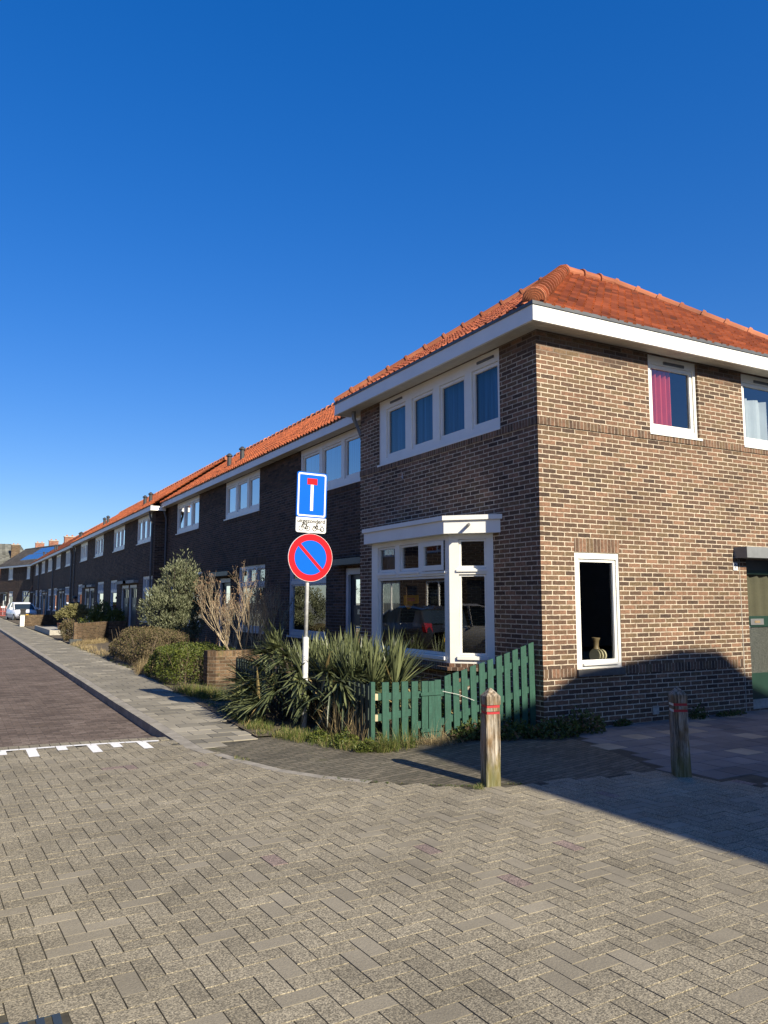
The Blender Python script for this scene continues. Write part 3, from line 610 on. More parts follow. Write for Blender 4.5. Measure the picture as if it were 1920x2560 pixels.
mb = MB(); fbox(mb, FR, 8.22, 8.33, 0.09, 0.20, 0.0, 0.012); fbox(mb, FR, 8.23, 8.32, 0.10, 0.138, 0.012, 0.016); mb.build('air_brick', M['concrete'], ch)
# roof
EX0, EX1, EY0, EY1, EZ = 6.13, 13.3, 7.37, 13.12, 5.25
A1, A2 = Vector((9.2, 10.2, 7.35)), Vector((10.4, 10.2, 7.35))
C00, C10, C11, C01 = Vector((EX0, EY0, EZ)), Vector((EX1, EY0, EZ)), Vector((EX1, EY1, EZ)), Vector((EX0, EY1, EZ))
mb = MB()
def hipface(mb, c0, c1, a0, a1, tw=0.156):
    xd = (c1 - c0).normalized(); L = (c1 - c0).length
    v = a0 - c0; s = v - xd * v.dot(xd); sl = s.length; sd = s / sl; nv = xd.cross(sd).normalized()
    if nv.z < 0: nv = -nv
    xa, xb = v.dot(xd), (a1 - c0).dot(xd)
    tiles(mb, c0, xd, sd, nv, lambda q: xa * q / sl + 0.05, lambda q: L + (xb - L) * q / sl - 0.05, sl - 0.03, tw)
    mb.cc = (0.1, 0.5, 0.5); mb.face([c0 - nv * 0.02, c1 - nv * 0.02, a1 - nv * 0.02, a0 - nv * 0.02] if (a1 - a0).length > 0.01 else [c0 - nv * 0.02, c1 - nv * 0.02, a0 - nv * 0.02])
hipface(mb, C00, C10, A1, A2); hipface(mb, C01, C00, A1, A1); hipface(mb, C11, C01, A2, A1); hipface(mb, C10, C11, A2, A2)
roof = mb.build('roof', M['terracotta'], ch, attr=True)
mb = MB()
up = Vector((0, 0, 0.045))
caps(mb, A1 + up, A2 + up, 0.11, 0.36); caps(mb, A2 + up, C10 + up, 0.105, 0.40); caps(mb, A1 + up, C01 + up, 0.105, 0.40); caps(mb, A2 + up, C11 + up, 0.105, 0.4)
mb.build('ridge_tile', M['ridge_tile'], roof, attr=True)
mb = MB(); d0 = A1 - C00
st = C00 + d0 * 0.035 + Vector((0, 0, 0.06)); N = 15
for k in range(N):
    a = st + d0 * (0.965 * k / N); b_ = st + d0 * (0.965 * (k + 1) / N); mb.cc = (rnd.random(), rnd.random(), rnd.random())
    r = 0.15 - 0.002 * k
    mb.tube([a, a + (b_ - a) * 0.3, b_ + (b_ - a) * 0.1], [r * 1.04, r, r * 0.74], 14)
mb.cc = (0.6, 0.3, 0.3)
dn = d0.normalized()
for q, rr in enumerate((0.15, 0.118, 0.088, 0.06, 0.03)): mb.tube([st - dn * (0.012 * q + 0.03), st - dn * (0.012 * q) + dn * 0.01], [rr * 0.93, rr], 14)
mb.build('hip_tile', M['ridge_tile'], roof, attr=True, smooth=False)
# fascia, soffit
mb = MB(); t = 0.025
mb.box((EX0 - t, EY0 - t, 5.05), (EX0, EY1 + t, EZ)); mb.box((EX0 + 0.001, EY0 - t, 5.05), (EX1 + t, EY0, EZ)); mb.box((EX1, EY0 + 0.001, 5.05), (EX1 + t, EY1, EZ)); mb.box((EX0 + 0.001, EY1, 5.05), (EX1 - 0.001, EY1 + t, EZ))
mb.box((EX0 - t - 0.008, EY0 - t - 0.008, 5.046), (EX0 + 0.004, EY1 + t, 5.085)); mb.box((EX0 + 0.005, EY0 - t - 0.008, 5.046), (EX1 + t, EY0 + 0.004, 5.085))
fa = mb.build('fascia', M['white_board'], ch)
mb = MB(); mb.box((EX0 - 0.04, EY0 - 0.04, EZ), (EX0 + 0.06, EY1 + 0.04, EZ + 0.045)); mb.box((EX0 + 0.061, EY0 - 0.04, EZ), (EX1 + 0.03, EY0 + 0.06, EZ + 0.045)); mb.build('gutter_edge', M['lead'], fa)
mb = MB()
for k in range(3):
    a = k * 0.084
    mb.box((EX0 + a + 0.002, EY0 + a + 0.002, 5.058), (EX0 + a + 0.082, EY1 - 0.002, 5.075)); mb.box((EX0 + a + 0.083, EY0 + a + 0.002, 5.058), (EX1 - 0.002, EY0 + a + 0.082, 5.075))
mb.box((EX0 + 0.2, 12.6, 5.059), (EX1, EY1 - 0.003, 5.07)); mb.build('soffit', M['soffit'], ch)
pipe('downpipe', [(6.30, 12.72, 5.06), (6.30, 12.72, 4.93), (6.42, 12.66, 4.62), (6.52, 12.655, 4.38), (6.72, 12.655, 4.2), (6.72, 12.655, 0.1)], 0.04, ch, 'zinc')
mb = MB(); mb.tube([(6.37, 10.98, 3.66), (6.32, 10.97, 3.66), (6.32, 10.97, 3.6)], 0.008, 6); mb.tube([(6.32, 10.97, 3.6), (6.32, 10.95, 3.57)], 0.01, 6); mb.build('wall_hook', M['steel'], ch)
# rooms
mb = MB()
mb.box((6.5, 7.8, 0.02), (12.9, 12.45, 0.10)); mb.box((6.5, 7.8, 2.68), (12.9, 12.45, 2.80)); mb.box((6.55, 7.8, 5.02), (12.9, 12.45, 5.04))
wall(mb, Fr((0, 7.80, 0), (1, 0, 0), (0, -1, 0)), 6.52, 12.9, 0.1, 2.68, [w1, (10.26, 11.22, 0.1, 2.2)], rev=0.01); wall(mb, Fr((6.53, 0, 0), (0, 1, 0), (-1, 0, 0)), 7.8, 12.45, 0.1, 2.68, [(8.63, 11.74, 0.66, 2.5)], rev=0.01); mb.box((10.05, 7.85, 0.10), (10.1, 12.45, 2.68)); mb.box((9.8, 7.85, 2.80), (9.9, 12.45, 5.02))
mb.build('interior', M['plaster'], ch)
# bay window
A_, B_, C_, D_ = Vector((6.38, 8.61, 0)), Vector((5.95, 9.04, 0)), Vector((5.95, 11.33, 0)), Vector((6.38, 11.76, 0))
FB = Fr((5.95, 0, 0), (0, 1, 0), (-1, 0, 0)); ls = (A_ - B_).length; q2 = math.sqrt(0.5)
FS = Fr(B_, (q2, -q2, 0), (-q2, -q2, 0)); FT = Fr(D_, (-q2, -q2, 0), (-q2, q2, 0))
lf = [(9.16, 11.13, 0.84, 1.94), (10.56, 11.13, 2.03, 2.43), (9.86, 10.42, 2.03, 2.43), (9.15, 9.75, 2.01, 2.43)]
bay = window(FB, 9.04, 11.33, 0.75, 2.50, lf, ch, d=0.0, sash=0.035, name='bay_window', sashes=(3,), curtains=[(10.62, 11.26, 0.86, 2.44, 'blind', -0.12, 0.012, 0.10)])
window(FS, 0, ls, 0.75, 2.50, [(0.13, 0.51, 0.85, 1.95), (0.13, 0.51, 2.03, 2.43)], ch, d=0.0, sash=0.03, name='bay_side_window')
window(FT, 0, ls, 0.75, 2.50, [(0.1, 0.48, 0.85, 1.95), (0.1, 0.48, 2.03, 2.43)], ch, d=0.0, sash=0.03, name='bay_side_window')
for q in ((FB, 9.14, 11.18, 0.785, 0.83, 0.0, 0.035), (FS, 0.105, 0.53, 0.80, 0.845, 0.0, 0.03), (FB, 9.84, 10.44, 1.985, 2.012, 0, 0.02), (FB, 10.54, 11.15, 1.985, 2.012, 0, 0.02), (FB, 9.13, 9.77, 1.972, 1.995, 0, 0.02), (FS, 0.10, 0.53, 1.985, 2.015, 0.0, 0.02)):
    mb = MB(); fbox(mb, *q); mb.build('ledge', M['white'], bay)
def bayring(o, z0, z1, mb, wallx=6.378):
    k = o * math.tan(R(22.5)); xb = 5.95 - o
    a = (wallx, 8.61 - o * 1.414 - 0, 0); b_ = (xb, 9.04 - k, 0); c = (xb, 11.33 + k, 0); e = (wallx, 11.76 + o * 1.414, 0)
    P = [a, b_, c, e]
    mb.hexa([(p[0], p[1], z0) for p in P] + [(p[0], p[1], z1) for p in P])
mb = MB(); bayring(0.12, 2.502, 2.68, mb); f1 = mb.build('bay_fascia', M['white_board'], bay)
mb = MB(); bayring(0.15, 2.682, 2.745, mb); mb.build('bay_roof_edge', M['white_board'], bay)
mb = MB(); fbox(mb, FS, 0.33, 0.365, 2.56, 2.6, 0.10, 0.102); pp = FS.p(0.30, 2.62, 0.11); mb.tube([pp, pp + Vector((-q2, -q2, -0.25)) * 0.13], 0.022, 10); mb.build('spout', M['pipe'], bay)
mb = MB(); bayring(-0.05, 0.0, 0.66, mb); mb.build('bay_base', M['brick'], bay)
mb = MB(); bayring(0.06, 0.655, 0.70, mb); bayring(0.02, 0.702, 0.748, mb); mb.build('bay_sill', M['soldier'], bay)
# house number
def text_mesh(txt, size, name, mat, parent, loc, rot=(R(90), 0, 0), bold=0.0, ext=0.0):
    cu = bpy.data.curves.new('txt', 'FONT'); cu.body = txt; cu.size = size; cu.align_x = 'CENTER'; cu.align_y = 'CENTER'; cu.extrude = ext
    to = bpy.data.objects.new('txt_tmp', cu); col.objects.link(to)
    dg = bpy.context.evaluated_depsgraph_get(); me = bpy.data.meshes.new_from_object(to.evaluated_get(dg))
    bpy.data.objects.remove(to); me.name = name
    if bold > 0:
        vs = [v.co.copy() for v in me.vertices]; fs = [tuple(p.vertices) for p in me.polygons]; n = len(vs)
        sh = [Vector((a, b_, 0.0002 * k)) for k, (a, b_) in enumerate(((0, 0), (bold, 0), (0, bold), (bold, bold)))]
        m2 = bpy.data.meshes.new(name); m2.from_pydata([v + o_ for o_ in sh for v in vs], [], [tuple(i + n * k for i in f) for k in range(4) for f in fs]); me = m2
    me.transform(Matrix.Translation(Vector(loc) - Vector(ORG[parent.name])) @ __import__('mathutils').Euler(rot).to_matrix().to_4x4())
    me.materials.clear(); me.materials.append(mat)
    o = bpy.data.objects.new(name, me); col.objects.link(o); o.parent = parent; ORG[o.name] = ORG[parent.name]; return o
text_mesh('2', 0.085, 'number', M['sign_black'], npl, (10.008, YC - 0.0135, 2.085))

# ------------------------------------------------------------------ the terrace
def house(u0, u1, X0, label, upper, ground, door, zo=0.0, zs=3.92, near=True, vents=(), pipes=(), three=True, rise=0.70, blind='sky_blind', fend=(0, 0), gz=(0.80, 2.50), roofmat='terracotta', group=None, frame=None, doorstyle=0):
    zf = 4.99 + zo; zt = zf + 0.165; t = thing('terrace_house', label, 'house', ((X0 + 3), (u0 + u1) / 2, 0), group)
    fr = Fr((X0, 0, 0), (0, 1, 0), (-1, 0, 0)) if frame is None else frame
    P = fr.p
    holes = [(a, b_, zs, zf) for a, b_ in upper] + [(a, b_, gz[0], gz[1]) for a, b_ in ground] + [(a, b_, 0.02, 2.22) for a, b_ in door]
    mb = MB(); wall(mb, fr, u0, u1, 0, zf, holes, rev=0.1)
    for u in (u0 + 0.002, u1 - 0.002): mb.face([P(u, 0), P(u, 0, -6), P(u, zf, -6), P(u, zf)]) ; mb.face([P(u, zf, 0.2), P(u, zf, -6.2), P(u, zt + 2.9 * rise, -2.7)])
    mb.face([P(u0, 0, -6), P(u1, 0, -6), P(u1, zf, -6), P(u0, zf, -6)])
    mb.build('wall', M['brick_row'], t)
    mb = MB()
    for a, b_ in upper: fbox(mb, fr, a - 0.06, b_ + 0.06, zs - 0.135, zs - 0.032, -0.05, 0.012)
    for a, b_ in ground: fbox(mb, fr, a - 0.06, b_ + 0.06, gz[1] + 0.004, gz[1] + 0.19, -0.05, 0.004)
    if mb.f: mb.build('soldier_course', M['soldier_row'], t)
    for a, b_ in upper:
        w = b_ - a; n = 3; lw = (w - 0.16 - 0.15 * (n - 1)) / n
        ls = [(a + 0.08 + k * (lw + 0.15), a + 0.08 + k * (lw + 0.15) + lw, zs + 0.12, zf - 0.14) for k in range(n)]
        window(fr, a, b_, zs, zf, ls, t, d=-0.02, mat='white', sash=0.05 if near else 0.0, glass='glass_sky', sill=(0.03, 0.035, 0.03),
               curtains=[(a, b_, zs + 0.05, zf - 0.03, blind, -0.18, 0.0, 0.6)])
    for a, b_ in ground:
        w = b_ - a; n = 3; lw = (w - 0.14 - 0.08 * (n - 1)) / n
        ls = [(a + 0.07 + k * (lw + 0.08), a + 0.07 + k * (lw + 0.08) + lw, 2.04, gz[1] - 0.09) for k in range(n)] + [(a + 0.07, b_ - 0.07, gz[0] + 0.09, 1.95)]
        window(fr, a, b_, gz[0], gz[1], ls, t, d=-0.03, mat='frame_grey', sash=0.035 if near else 0.0, sill=(0.03, 0.04, 0.03))
    for a, b_ in door:
        fd = Fr(fr.o - fr.n * 0.10, fr.u, fr.n); mb = MB()
        if doorstyle == 0:
            gl = [(a + 0.22, b_ - 0.22, 0.35, 1.1), (a + 0.22, b_ - 0.22, 1.5, 2.0)]
        else:
            k = (b_ - a - 0.3) / 4; gl = [(a + 0.15 + q * k + 0.03, a + 0.15 + (q + 1) * k - 0.03, 1.7, 2.03) for q in range(4)]
        wall(mb, fd, a, b_, 0.02, 2.1, gl, rev=0.03); do = mb.build('door', M['door_dark'], t)
        mb = MB()
        for g in gl:
            if doorstyle == 0: mb = MB()
            mb.face([fd.p(g[0], g[2], -0.02), fd.p(g[1], g[2], -0.02), fd.p(g[1], g[3], -0.02), fd.p(g[0], g[3], -0.02)])
            if doorstyle == 0: mb.build('pane', M['glass'], do)
        if doorstyle: mb.build('pane', M['glass'], do)
        if near: letterbox(fd, (a + b_) / 2, 1.37, do, 0.002)
        mb = MB(); fbox(mb, fr, a, a + 0.1, 0, 2.22, -0.09, -0.03); fbox(mb, fr, b_ - 0.1, b_, 0, 2.22, -0.09, -0.03); fbox(mb, fr, a + 0.101, b_ - 0.101, 2.1, 2.22, -0.09, -0.03); mb.build('door_frame', M['frame_grey'], t)
        mb = MB(); fbox(mb, fr, a - 0.35, b_ + 0.35, 2.28, 2.40, 0.0, 0.20); mb.build('door_canopy', M['canopy' if doorstyle else 'dark_trim'], t)
    # roof: front slope in tiles, back slope
    e0, e1 = u0 + (-0.25 if fend[0] else 0), u1 + (0.3 if fend[1] else 0)
    a = 2.85; O = P(e0, zt, 0.25); ridge0, ridge1 = P(e0, zt + a * rise, 0.25 - a), P(e1, zt + a * rise, 0.25 - a)
    sd = (ridge0 - O); sl = sd.length; nv = fr.u.cross(sd).normalized(); nv = nv if nv.z > 0 else -nv
    mb = MB(); tiles(mb, O, fr.u, sd, nv, lambda s: 0.0, lambda s: e1 - e0, sl, 0.16 if near else 0.22, 0.19 if near else 0.26, PROF if near else PROF3)
    mb.cc = (0.2, 0.4, 0.4)
    mb.face([O - nv * 0.02, P(e1, zt, 0.25) - nv * 0.02, ridge1 - nv * 0.02, ridge0 - nv * 0.02]); mb.face([ridge0, ridge1, P(e1, zt, 0.25 - 2 * a), P(e0, zt, 0.25 - 2 * a)])
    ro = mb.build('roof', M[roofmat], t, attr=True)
    mb = MB(); caps(mb, ridge0 + Vector((0, 0, 0.03)), ridge1 + Vector((0, 0, 0.03)), 0.10, 0.38, 8 if near else 6); mb.build('ridge_tile', M['ridge_tile'] if roofmat == 'terracotta' else M[roofmat], ro, attr=True)
    mb = MB(); fbox(mb, fr, e0, e1, zf, zt, 0.225, 0.25); fbox(mb, fr, e0, e1, zf - 0.004, zf + 0.035, 0.2505, 0.256)
    if fend[0]: fbox(mb, fr, e0 - 0.025, e0 - 0.001, zf, zt, -0.3, 0.25)
    fa = mb.build('fascia', M['white_board'], t)
    mb = MB(); fbox(mb, fr, e0, e1, zt, zt + 0.04, 0.16, 0.262); mb.build('gutter_edge', M['lead'], fa)
    mb = MB()
    for k in range(3): fbox(mb, fr, e0 + 0.002, e1 - 0.002, zf + 0.008, zf + 0.02, 0.003 + k * 0.075, 0.074 + k * 0.075)
    mb.build('soffit', M['soffit'], t)
    for (u, d) in vents:
        s = 0.25 - d; b0 = P(u, zt + s * rise, d); mb = MB()
        mb.tube([b0 - Vector((0, 0, 0.1)), b0 + Vector((0, 0, 0.36))], 0.07, 10); mb.tube([b0 + Vector((0, 0, 0.36)), b0 + Vector((0, 0, 0.39)), b0 + Vector((0, 0, 0.46))], [0.105, 0.105, 0.03], 10); mb.build('roof_vent', M['vent'], ro)
    for u in pipes: pipe('downpipe', [P(u, zf, 0.15), P(u, zf - 0.12, 0.14), P(u, zf - 0.42, 0.05), P(u, 0.05, 0.05)], 0.038, t)
    return t
house(12.6, 17.98, 6.8, 'dark brick terrace house joined to the corner house, partly hidden by the road sign', [(13.15, 16.48)], [(15.0, 17.1)], [(13.0, 14.11)], blind='blue_curtain')
house(17.98, 23.62, 6.8, 'dark brick terrace house with a ground window behind the bare shrub', [(19.2, 22.15)], [(18.7, 20.8)], [(21.5, 22.6)], vents=((23.45, -0.5), (22.2, -0.5)))
house(23.62, 29.4, 6.8, 'dark brick terrace house behind the tall grey green shrub, beside the stepped-out row', [(24.95, 27.85)], [(24.4, 26.4)], [(27.4, 28.5)], pipes=(29.22,))
zo = -0.12; zs2 = 3.83; gA = 'houses of the stepped-out middle row'
house(29.4, 34.05, 6.40, 'middle row house nearest the camera, with white-framed door and a downpipe at its outer corner', [(30.05, 32.7)], [(29.63, 31.4)], [(32.43, 34.0)], zo, zs2, vents=((33.85, -0.5), (32.75, -0.5)), pipes=(29.75,), fend=(1, 0), doorstyle=1)
house(34.05, 39.5, 6.40, 'middle row house whose door adjoins the white-framed door, one window left of it', [(35.4, 38.15)], [(36.83, 38.55)], [(34.1, 35.75)], zo, zs2, doorstyle=1)
house(39.5, 45.05, 6.40, 'middle row house with a white drape in the ground window behind the dark bushes', [(41.0, 43.7)], [(40.42, 42.38)], [(43.34, 45.0)], zo, zs2, vents=((44.1, -0.5), (43.0, -0.5)), doorstyle=1)
house(45.05, 51.4, 6.40, 'last house of the middle row, its white fascia ending above two downpipes', [(46.35, 49.1)], [(47.8, 49.6)], [(45.1, 46.75)], zo, zs2, pipes=(51.2,), fend=(0, 1), doorstyle=1)
far = [(51.4, 55.3, [(52.2, 54.6)], [(53.0, 54.5)], [], 'far row house set back right behind the end of the middle row'),
       (55.3, 60.6, [(56.5, 59.2)], [(56.5, 59.0)], [(59.3, 60.5)], 'far row house with two downpipes at its near side'),
       (60.6, 66.4, [(62.1, 65.0)], [(63.8, 66.0)], [(60.7, 62.6)], 'far row house directly above the round yellowish garden shrub'),
       (66.4, 72.2, [(67.8, 71.0)], [(67.8, 70.0)], [(71.0, 72.1)], 'far row house with a downpipe between its two upper windows'),
       (72.2, 78.0, [(73.5, 76.5)], [(75.4, 77.4)], [(72.3, 74.9)], 'far row house behind the parked white car, next to last'),
       (78.0, 84.6, [(79.4, 82.4)], [(79.6, 81.6)], [(82.3, 84.0)], 'last house of the far row, touching the house with solar panels')]
for k, (a, b_, up_, gr, do, lab) in enumerate(far):
    house(a, b_, 6.75, lab, up_, gr, do, 0.0, 3.93, near=False, pipes=(a + 0.25,) if k in (1, 3, 5) else (), vents=((a + 0.25, -0.5), (a + 0.9, -0.5)) if k == 1 else ((69.6, -0.5), (71.1, -0.5)) if k == 3 else ((80.5, -0.5),) if k == 5 else (), doorstyle=1)
FE = Fr((6.7, 84.9, 0), (-0.259, 0.966, 0), (-0.966, -0.259, 0))
he = house(0, 9.6, 0, 'dark roofed brick house with blue solar panels at the far end of the street', [(0.7, 1.6), (5.6, 6.9)], [(0.6, 2.6), (5.3, 6.5)], [(7.3, 8.3)], -0.05, 3.7, near=False, roofmat='dark_tile', frame=FE, fend=(1, 1))
mb = MB()
def onroof(u, s, h=0.06): z = 4.99 - 0.05 + 0.165; return FE.p(u, z + s * 0.70 + h, 0.25 - s)
for (ua, ub, sa, sb) in ((0.2, 5.2, 0.75, 1.6), (0.2, 4.4, 1.7, 2.6)):
    n = 5
    for k in range(n):
        a, b_ = ua + (ub - ua) * k / n, ua + (ub - ua) * (k + 1) / n - 0.03
        mb.hexa([onroof(a, sa, 0.05), onroof(b_, sa, 0.05), onroof(b_, sb, 0.05), onroof(a, sb, 0.05), onroof(a, sa, 0.10), onroof(b_, sa, 0.10), onroof(b_, sb, 0.10), onroof(a, sb, 0.10)])
mb.build('solar_panel', M['solar'], he)
def chimney(name, x, y, z0, z1, w, d, label, mat='red_brick', group=None):
    t = thing(name, label, 'chimney', (x, y, z0), group); mb = MB(); mb.box((x - w / 2, y - d / 2, z0), (x + w / 2, y + d / 2, z1)); mb.build('stack', M[mat], t)
    mb = MB(); mb.box((x - w / 2 - 0.04, y - d / 2 - 0.04, z1), (x + w / 2 + 0.04, y + d / 2 + 0.04, z1 + 0.09)); mb.build('cap', M['concrete'], t)
    for k in (-0.25, 0.25):
        mb = MB(); mb.lathe((x + k * w, y, z1 + 0.09), [(0.08, 0), (0.07, 0.14), (0.05, 0.14)], 8); mb.build('pot', M['orange_clay'], t)
chimney('chimney', 9.4, 80.0, 6.4, 7.55, 0.95, 0.6, 'red brick chimney on the orange roof, rightmost of the three far chimneys')
chimney('chimney', 9.4, 94.0, 5.8, 8.1, 0.95, 0.6, 'red brick chimney behind the solar panels, middle one of the three')
chimney('chimney', 9.4, 110.5, 4.0, 8.9, 1.05, 0.6, 'red brick chimney farthest left of the three, above the upper solar panels')
# grey roofed house at the very end
t = thing('grey_roofed_house', 'large house with weathered grey tile roof at the far left end', 'house', (4, 116, 0))
mb = MB(); mb.box((-4, 111, 0), (8.6, 121, 5.9)); mb.build('wall', M['far_brick'], t)
mb = MB(); mb.box((2.5, 104.5, 4.6), (5.05, 110.9, 5.6)); mb.box((2.5, 104.5, 0), (5.0, 110.9, 4.59)); mb.build('annex', M['red_brick'], t)
mb = MB(); e = [(-4.4, 110.6, 5.9), (9.0, 110.6, 5.9), (7.4, 116, 9.05), (-2, 116, 9.05), (9.0, 121.4, 5.9), (-4.4, 121.4, 5.9)]
hipv = [Vector(q) for q in e]
tiles(mb, hipv[0], (1, 0, 0), (0, 5.4, 3.15), (0, -3.15, 5.4), lambda s: 2.4 * s / 6.25, lambda s: 13.4 - 1.6 * s / 6.25, 6.2, 0.4, 0.42, PROF3)
mb.cc = (0.5, 0.5, 0.5)
mb.face([hipv[0], hipv[1], hipv[2], hipv[3]]); mb.face([hipv[1], hipv[4], hipv[2]]); mb.face([hipv[4], hipv[5], hipv[3], hipv[2]]); mb.face([hipv[5], hipv[0], hipv[3]])
mb.build('roof', M['grey_tile'], t, attr=True)
chimney('chimney', 6.7, 112.6, 6.3, 8.7, 1.0, 0.8, 'pale brown brick chimney standing against the grey tile roof', 'garden_brick')
# ------------------------------------------------------------------ road sign
PX, PY = 3.935, 9.32
t = thing('road_sign', 'galvanised sign post with blue dead-end sign, white plate and round no-parking sign', 'road sign', (PX, PY, 0))
mb = MB(); lean = 0.028
def pz(z): return (PX + lean * z / 2.0, PY, z)
mb.tube([pz(1.13), pz(3.2)], 0.0245, 14); mb.build('pole', M['galv'], t, smooth=True)
mb = MB(); mb.tube([pz(-0.1), pz(1.12), pz(1.135)], [0.038, 0.038, 0.027], 16); mb.build('sleeve', M['galv'], t, smooth=True)
SY = PY - 0.045
def rrect(x0, x1, z0, z1, r, n=5, corners=(1, 1, 1, 1)):
    out = []
    for k, (cx, cz, a0) in enumerate(((x1 - r, z0 + r, -90), (x1 - r, z1 - r, 0), (x0 + r, z1 - r, 90), (x0 + r, z0 + r, 180))):
        if not corners[k]: out.append((x1 if k < 2 else x0, z0 if k in (0, 3) else z1)); continue
        for j in range(n + 1): a = R(a0 + 90 * j / n); out.append((cx + r * math.cos(a), cz + r * math.sin(a)))
    return out
class SignFace:           # things drawn in the sign's own plane, sheared with the leaning post
    def __init__(s, c, roll=R(1.3)): s.c = c; s.ca, s.sa = math.cos(roll), math.sin(roll)
    def w(s, x, z, y): return (s.c[0] + x * s.ca + z * s.sa, y, s.c[1] - x * s.sa + z * s.ca)
    def slab(s, mb, poly, y0, y1):
        n = len(poly); i = [s.w(x, z, y0) for x, z in poly]; o = [s.w(x, z, y1) for x, z in poly]
        mb.face(i); mb.face(o[::-1])
        for k in range(n): mb.face([i[k], i[(k + 1) % n], o[(k + 1) % n], o[k]])
    def flat(s, mb, poly, y): mb.face([s.w(x, z, y) for x, z in poly])
    def ring(s, mb, po, pi, y):
        for k in range(len(po)):
            j = (k + 1) % len(po); s.flat(mb, [po[k], po[j], pi[j], pi[k]], y)
    def line(s, mb, pts, wd, y):
        for (x0, z0), (x1, z1) in zip(pts, pts[1:]):
            dx, dz = x1 - x0, z1 - z0; l = math.hypot(dx, dz) or 1; nx, nz = -dz / l * wd / 2, dx / l * wd / 2; ex, ez = dx / l * wd * 0.3, dz / l * wd * 0.3
            s.flat(mb, [(x0 - nx - ex, z0 - nz - ez), (x1 - nx + ex, z1 - nz + ez), (x1 + nx + ex, z1 + nz + ez), (x0 + nx - ex, z0 + nz - ez)], y)
def circ(cx, cz, r, n=40): return [(cx + r * math.cos(2 * math.pi * k / n), cz + r * math.sin(2 * math.pi * k / n)) for k in range(n)]
SF = SignFace((3.995, 2.95))        # dead end: 0.42 x 0.59
mb = MB(); SF.slab(mb, rrect(-0.21, 0.21, -0.295, 0.295, 0.03, corners=(1, 1, 1, 1)), SY, SY + 0.022); pl = mb.build('dead_end_sign', M['sign_blue'], t)
mb = MB(); SF.ring(mb, rrect(-0.196, 0.196, -0.281, 0.281, 0.026), rrect(-0.176, 0.176, -0.261, 0.261, 0.014), SY - 0.0012); mb.build('white_border', M['sign_white'], pl)
mb = MB(); SF.flat(mb, [(-0.02, -0.205), (0.02, -0.205), (0.02, 0.135), (-0.02, 0.135)], SY - 0.0012); mb.build('white_bar', M['sign_white'], pl)
mb = MB(); SF.flat(mb, [(-0.07, 0.135), (0.07, 0.135), (0.07, 0.215), (-0.07, 0.215)], SY - 0.0024); mb.build('red_bar', M['sign_red'], pl)
SU = SignFace((3.988, 2.556))
mb = MB(); SU.slab(mb, rrect(-0.21, 0.21, -0.097, 0.097, 0.03, corners=(1, 0, 0, 1)), SY, SY + 0.02); us = mb.build('exception_plate', M['sign_white'], t)
text_mesh('uitgezonderd', 0.073, 'lettering', M['sign_black'], us, SU.w(-0.001, 0.05, SY - 0.0015), rot=(R(90), R(1.3), 0), bold=0.0025)
mb = MB(); y = SY - 0.0015
for cx in (-0.14, -0.045): SU.ring(mb, circ(cx, -0.045, 0.032, 28), circ(cx, -0.045, 0.0245, 28), y)
for pts in (((-0.14, -0.045), (-0.118, 0.012), (-0.112, 0.022), (-0.098, 0.024)), ((-0.121, 0.002), (-0.066, 0.004)), ((-0.121, 0.0), (-0.085, -0.05)), ((-0.085, -0.05), (-0.06, 0.018)), ((-0.078, 0.016), (-0.05, 0.018)), ((-0.085, -0.05), (-0.045, -0.045)), ((-0.064, 0.004), (-0.045, -0.045))): SU.line(mb, pts, 0.009, y)
mb.build('bicycle_symbol', M['sign_black'], us)
mb = MB()
for cx in (0.05, 0.155): SU.ring(mb, circ(cx, -0.045, 0.031, 28), circ(cx, -0.045, 0.021, 28), y)
for pts, w_ in ((((0.05, -0.045), (0.075, 0.012), (0.083, 0.022), (0.097, 0.023)), 0.007), (((0.05, -0.045), (0.07, -0.03), (0.078, 0.0)), 0.006), (((0.1, -0.052), (0.155, -0.05)), 0.007), (((0.083, -0.04), (0.1, -0.052)), 0.007), (((0.03, -0.012), (0.05, -0.008)), 0.006)): SU.line(mb, pts, w_ * 1.35, y)
SU.flat(mb, [(0.074, 0.002), (0.088, 0.008), (0.102, -0.012), (0.098, -0.044), (0.09, -0.044), (0.088, -0.02)], y); SU.flat(mb, [(0.12, -0.004), (0.172, -0.004), (0.172, 0.004), (0.12, 0.006)], y)
mb.build('moped_symbol', M['sign_black'], us)
SC = SignFace((3.985, 2.14))
mb = MB(); SC.slab(mb, circ(0, 0, 0.307, 56), SY, SY + 0.018); cs = mb.build('no_parking_sign', M['sign_white'], t)
mb = MB(); SC.ring(mb, circ(0, 0, 0.303, 56), circ(0, 0, 0.222, 56), SY - 0.0012); mb.build('red_ring', M['sign_red'], cs)
mb = MB(); SC.flat(mb, circ(0, 0, 0.2221, 56), SY - 0.0008); mb.build('blue_disc', M['sign_blue'], cs)
mb = MB(); q = math.sqrt(0.5); SC.line(mb, [(-0.222 * q, 0.222 * q), (0.222 * q, -0.222 * q)], 0.044, SY - 0.0016); mb.build('red_slash', M['sign_red'], cs)
mb = MB()
for z in (2.02, 2.26, 2.75, 3.1): x = PX + lean * z / 2; mb.box((x - 0.035, SY + 0.0195, z - 0.015), (x + 0.035, PY + 0.03, z + 0.015))
mb.build('bracket', M['galv'], t)

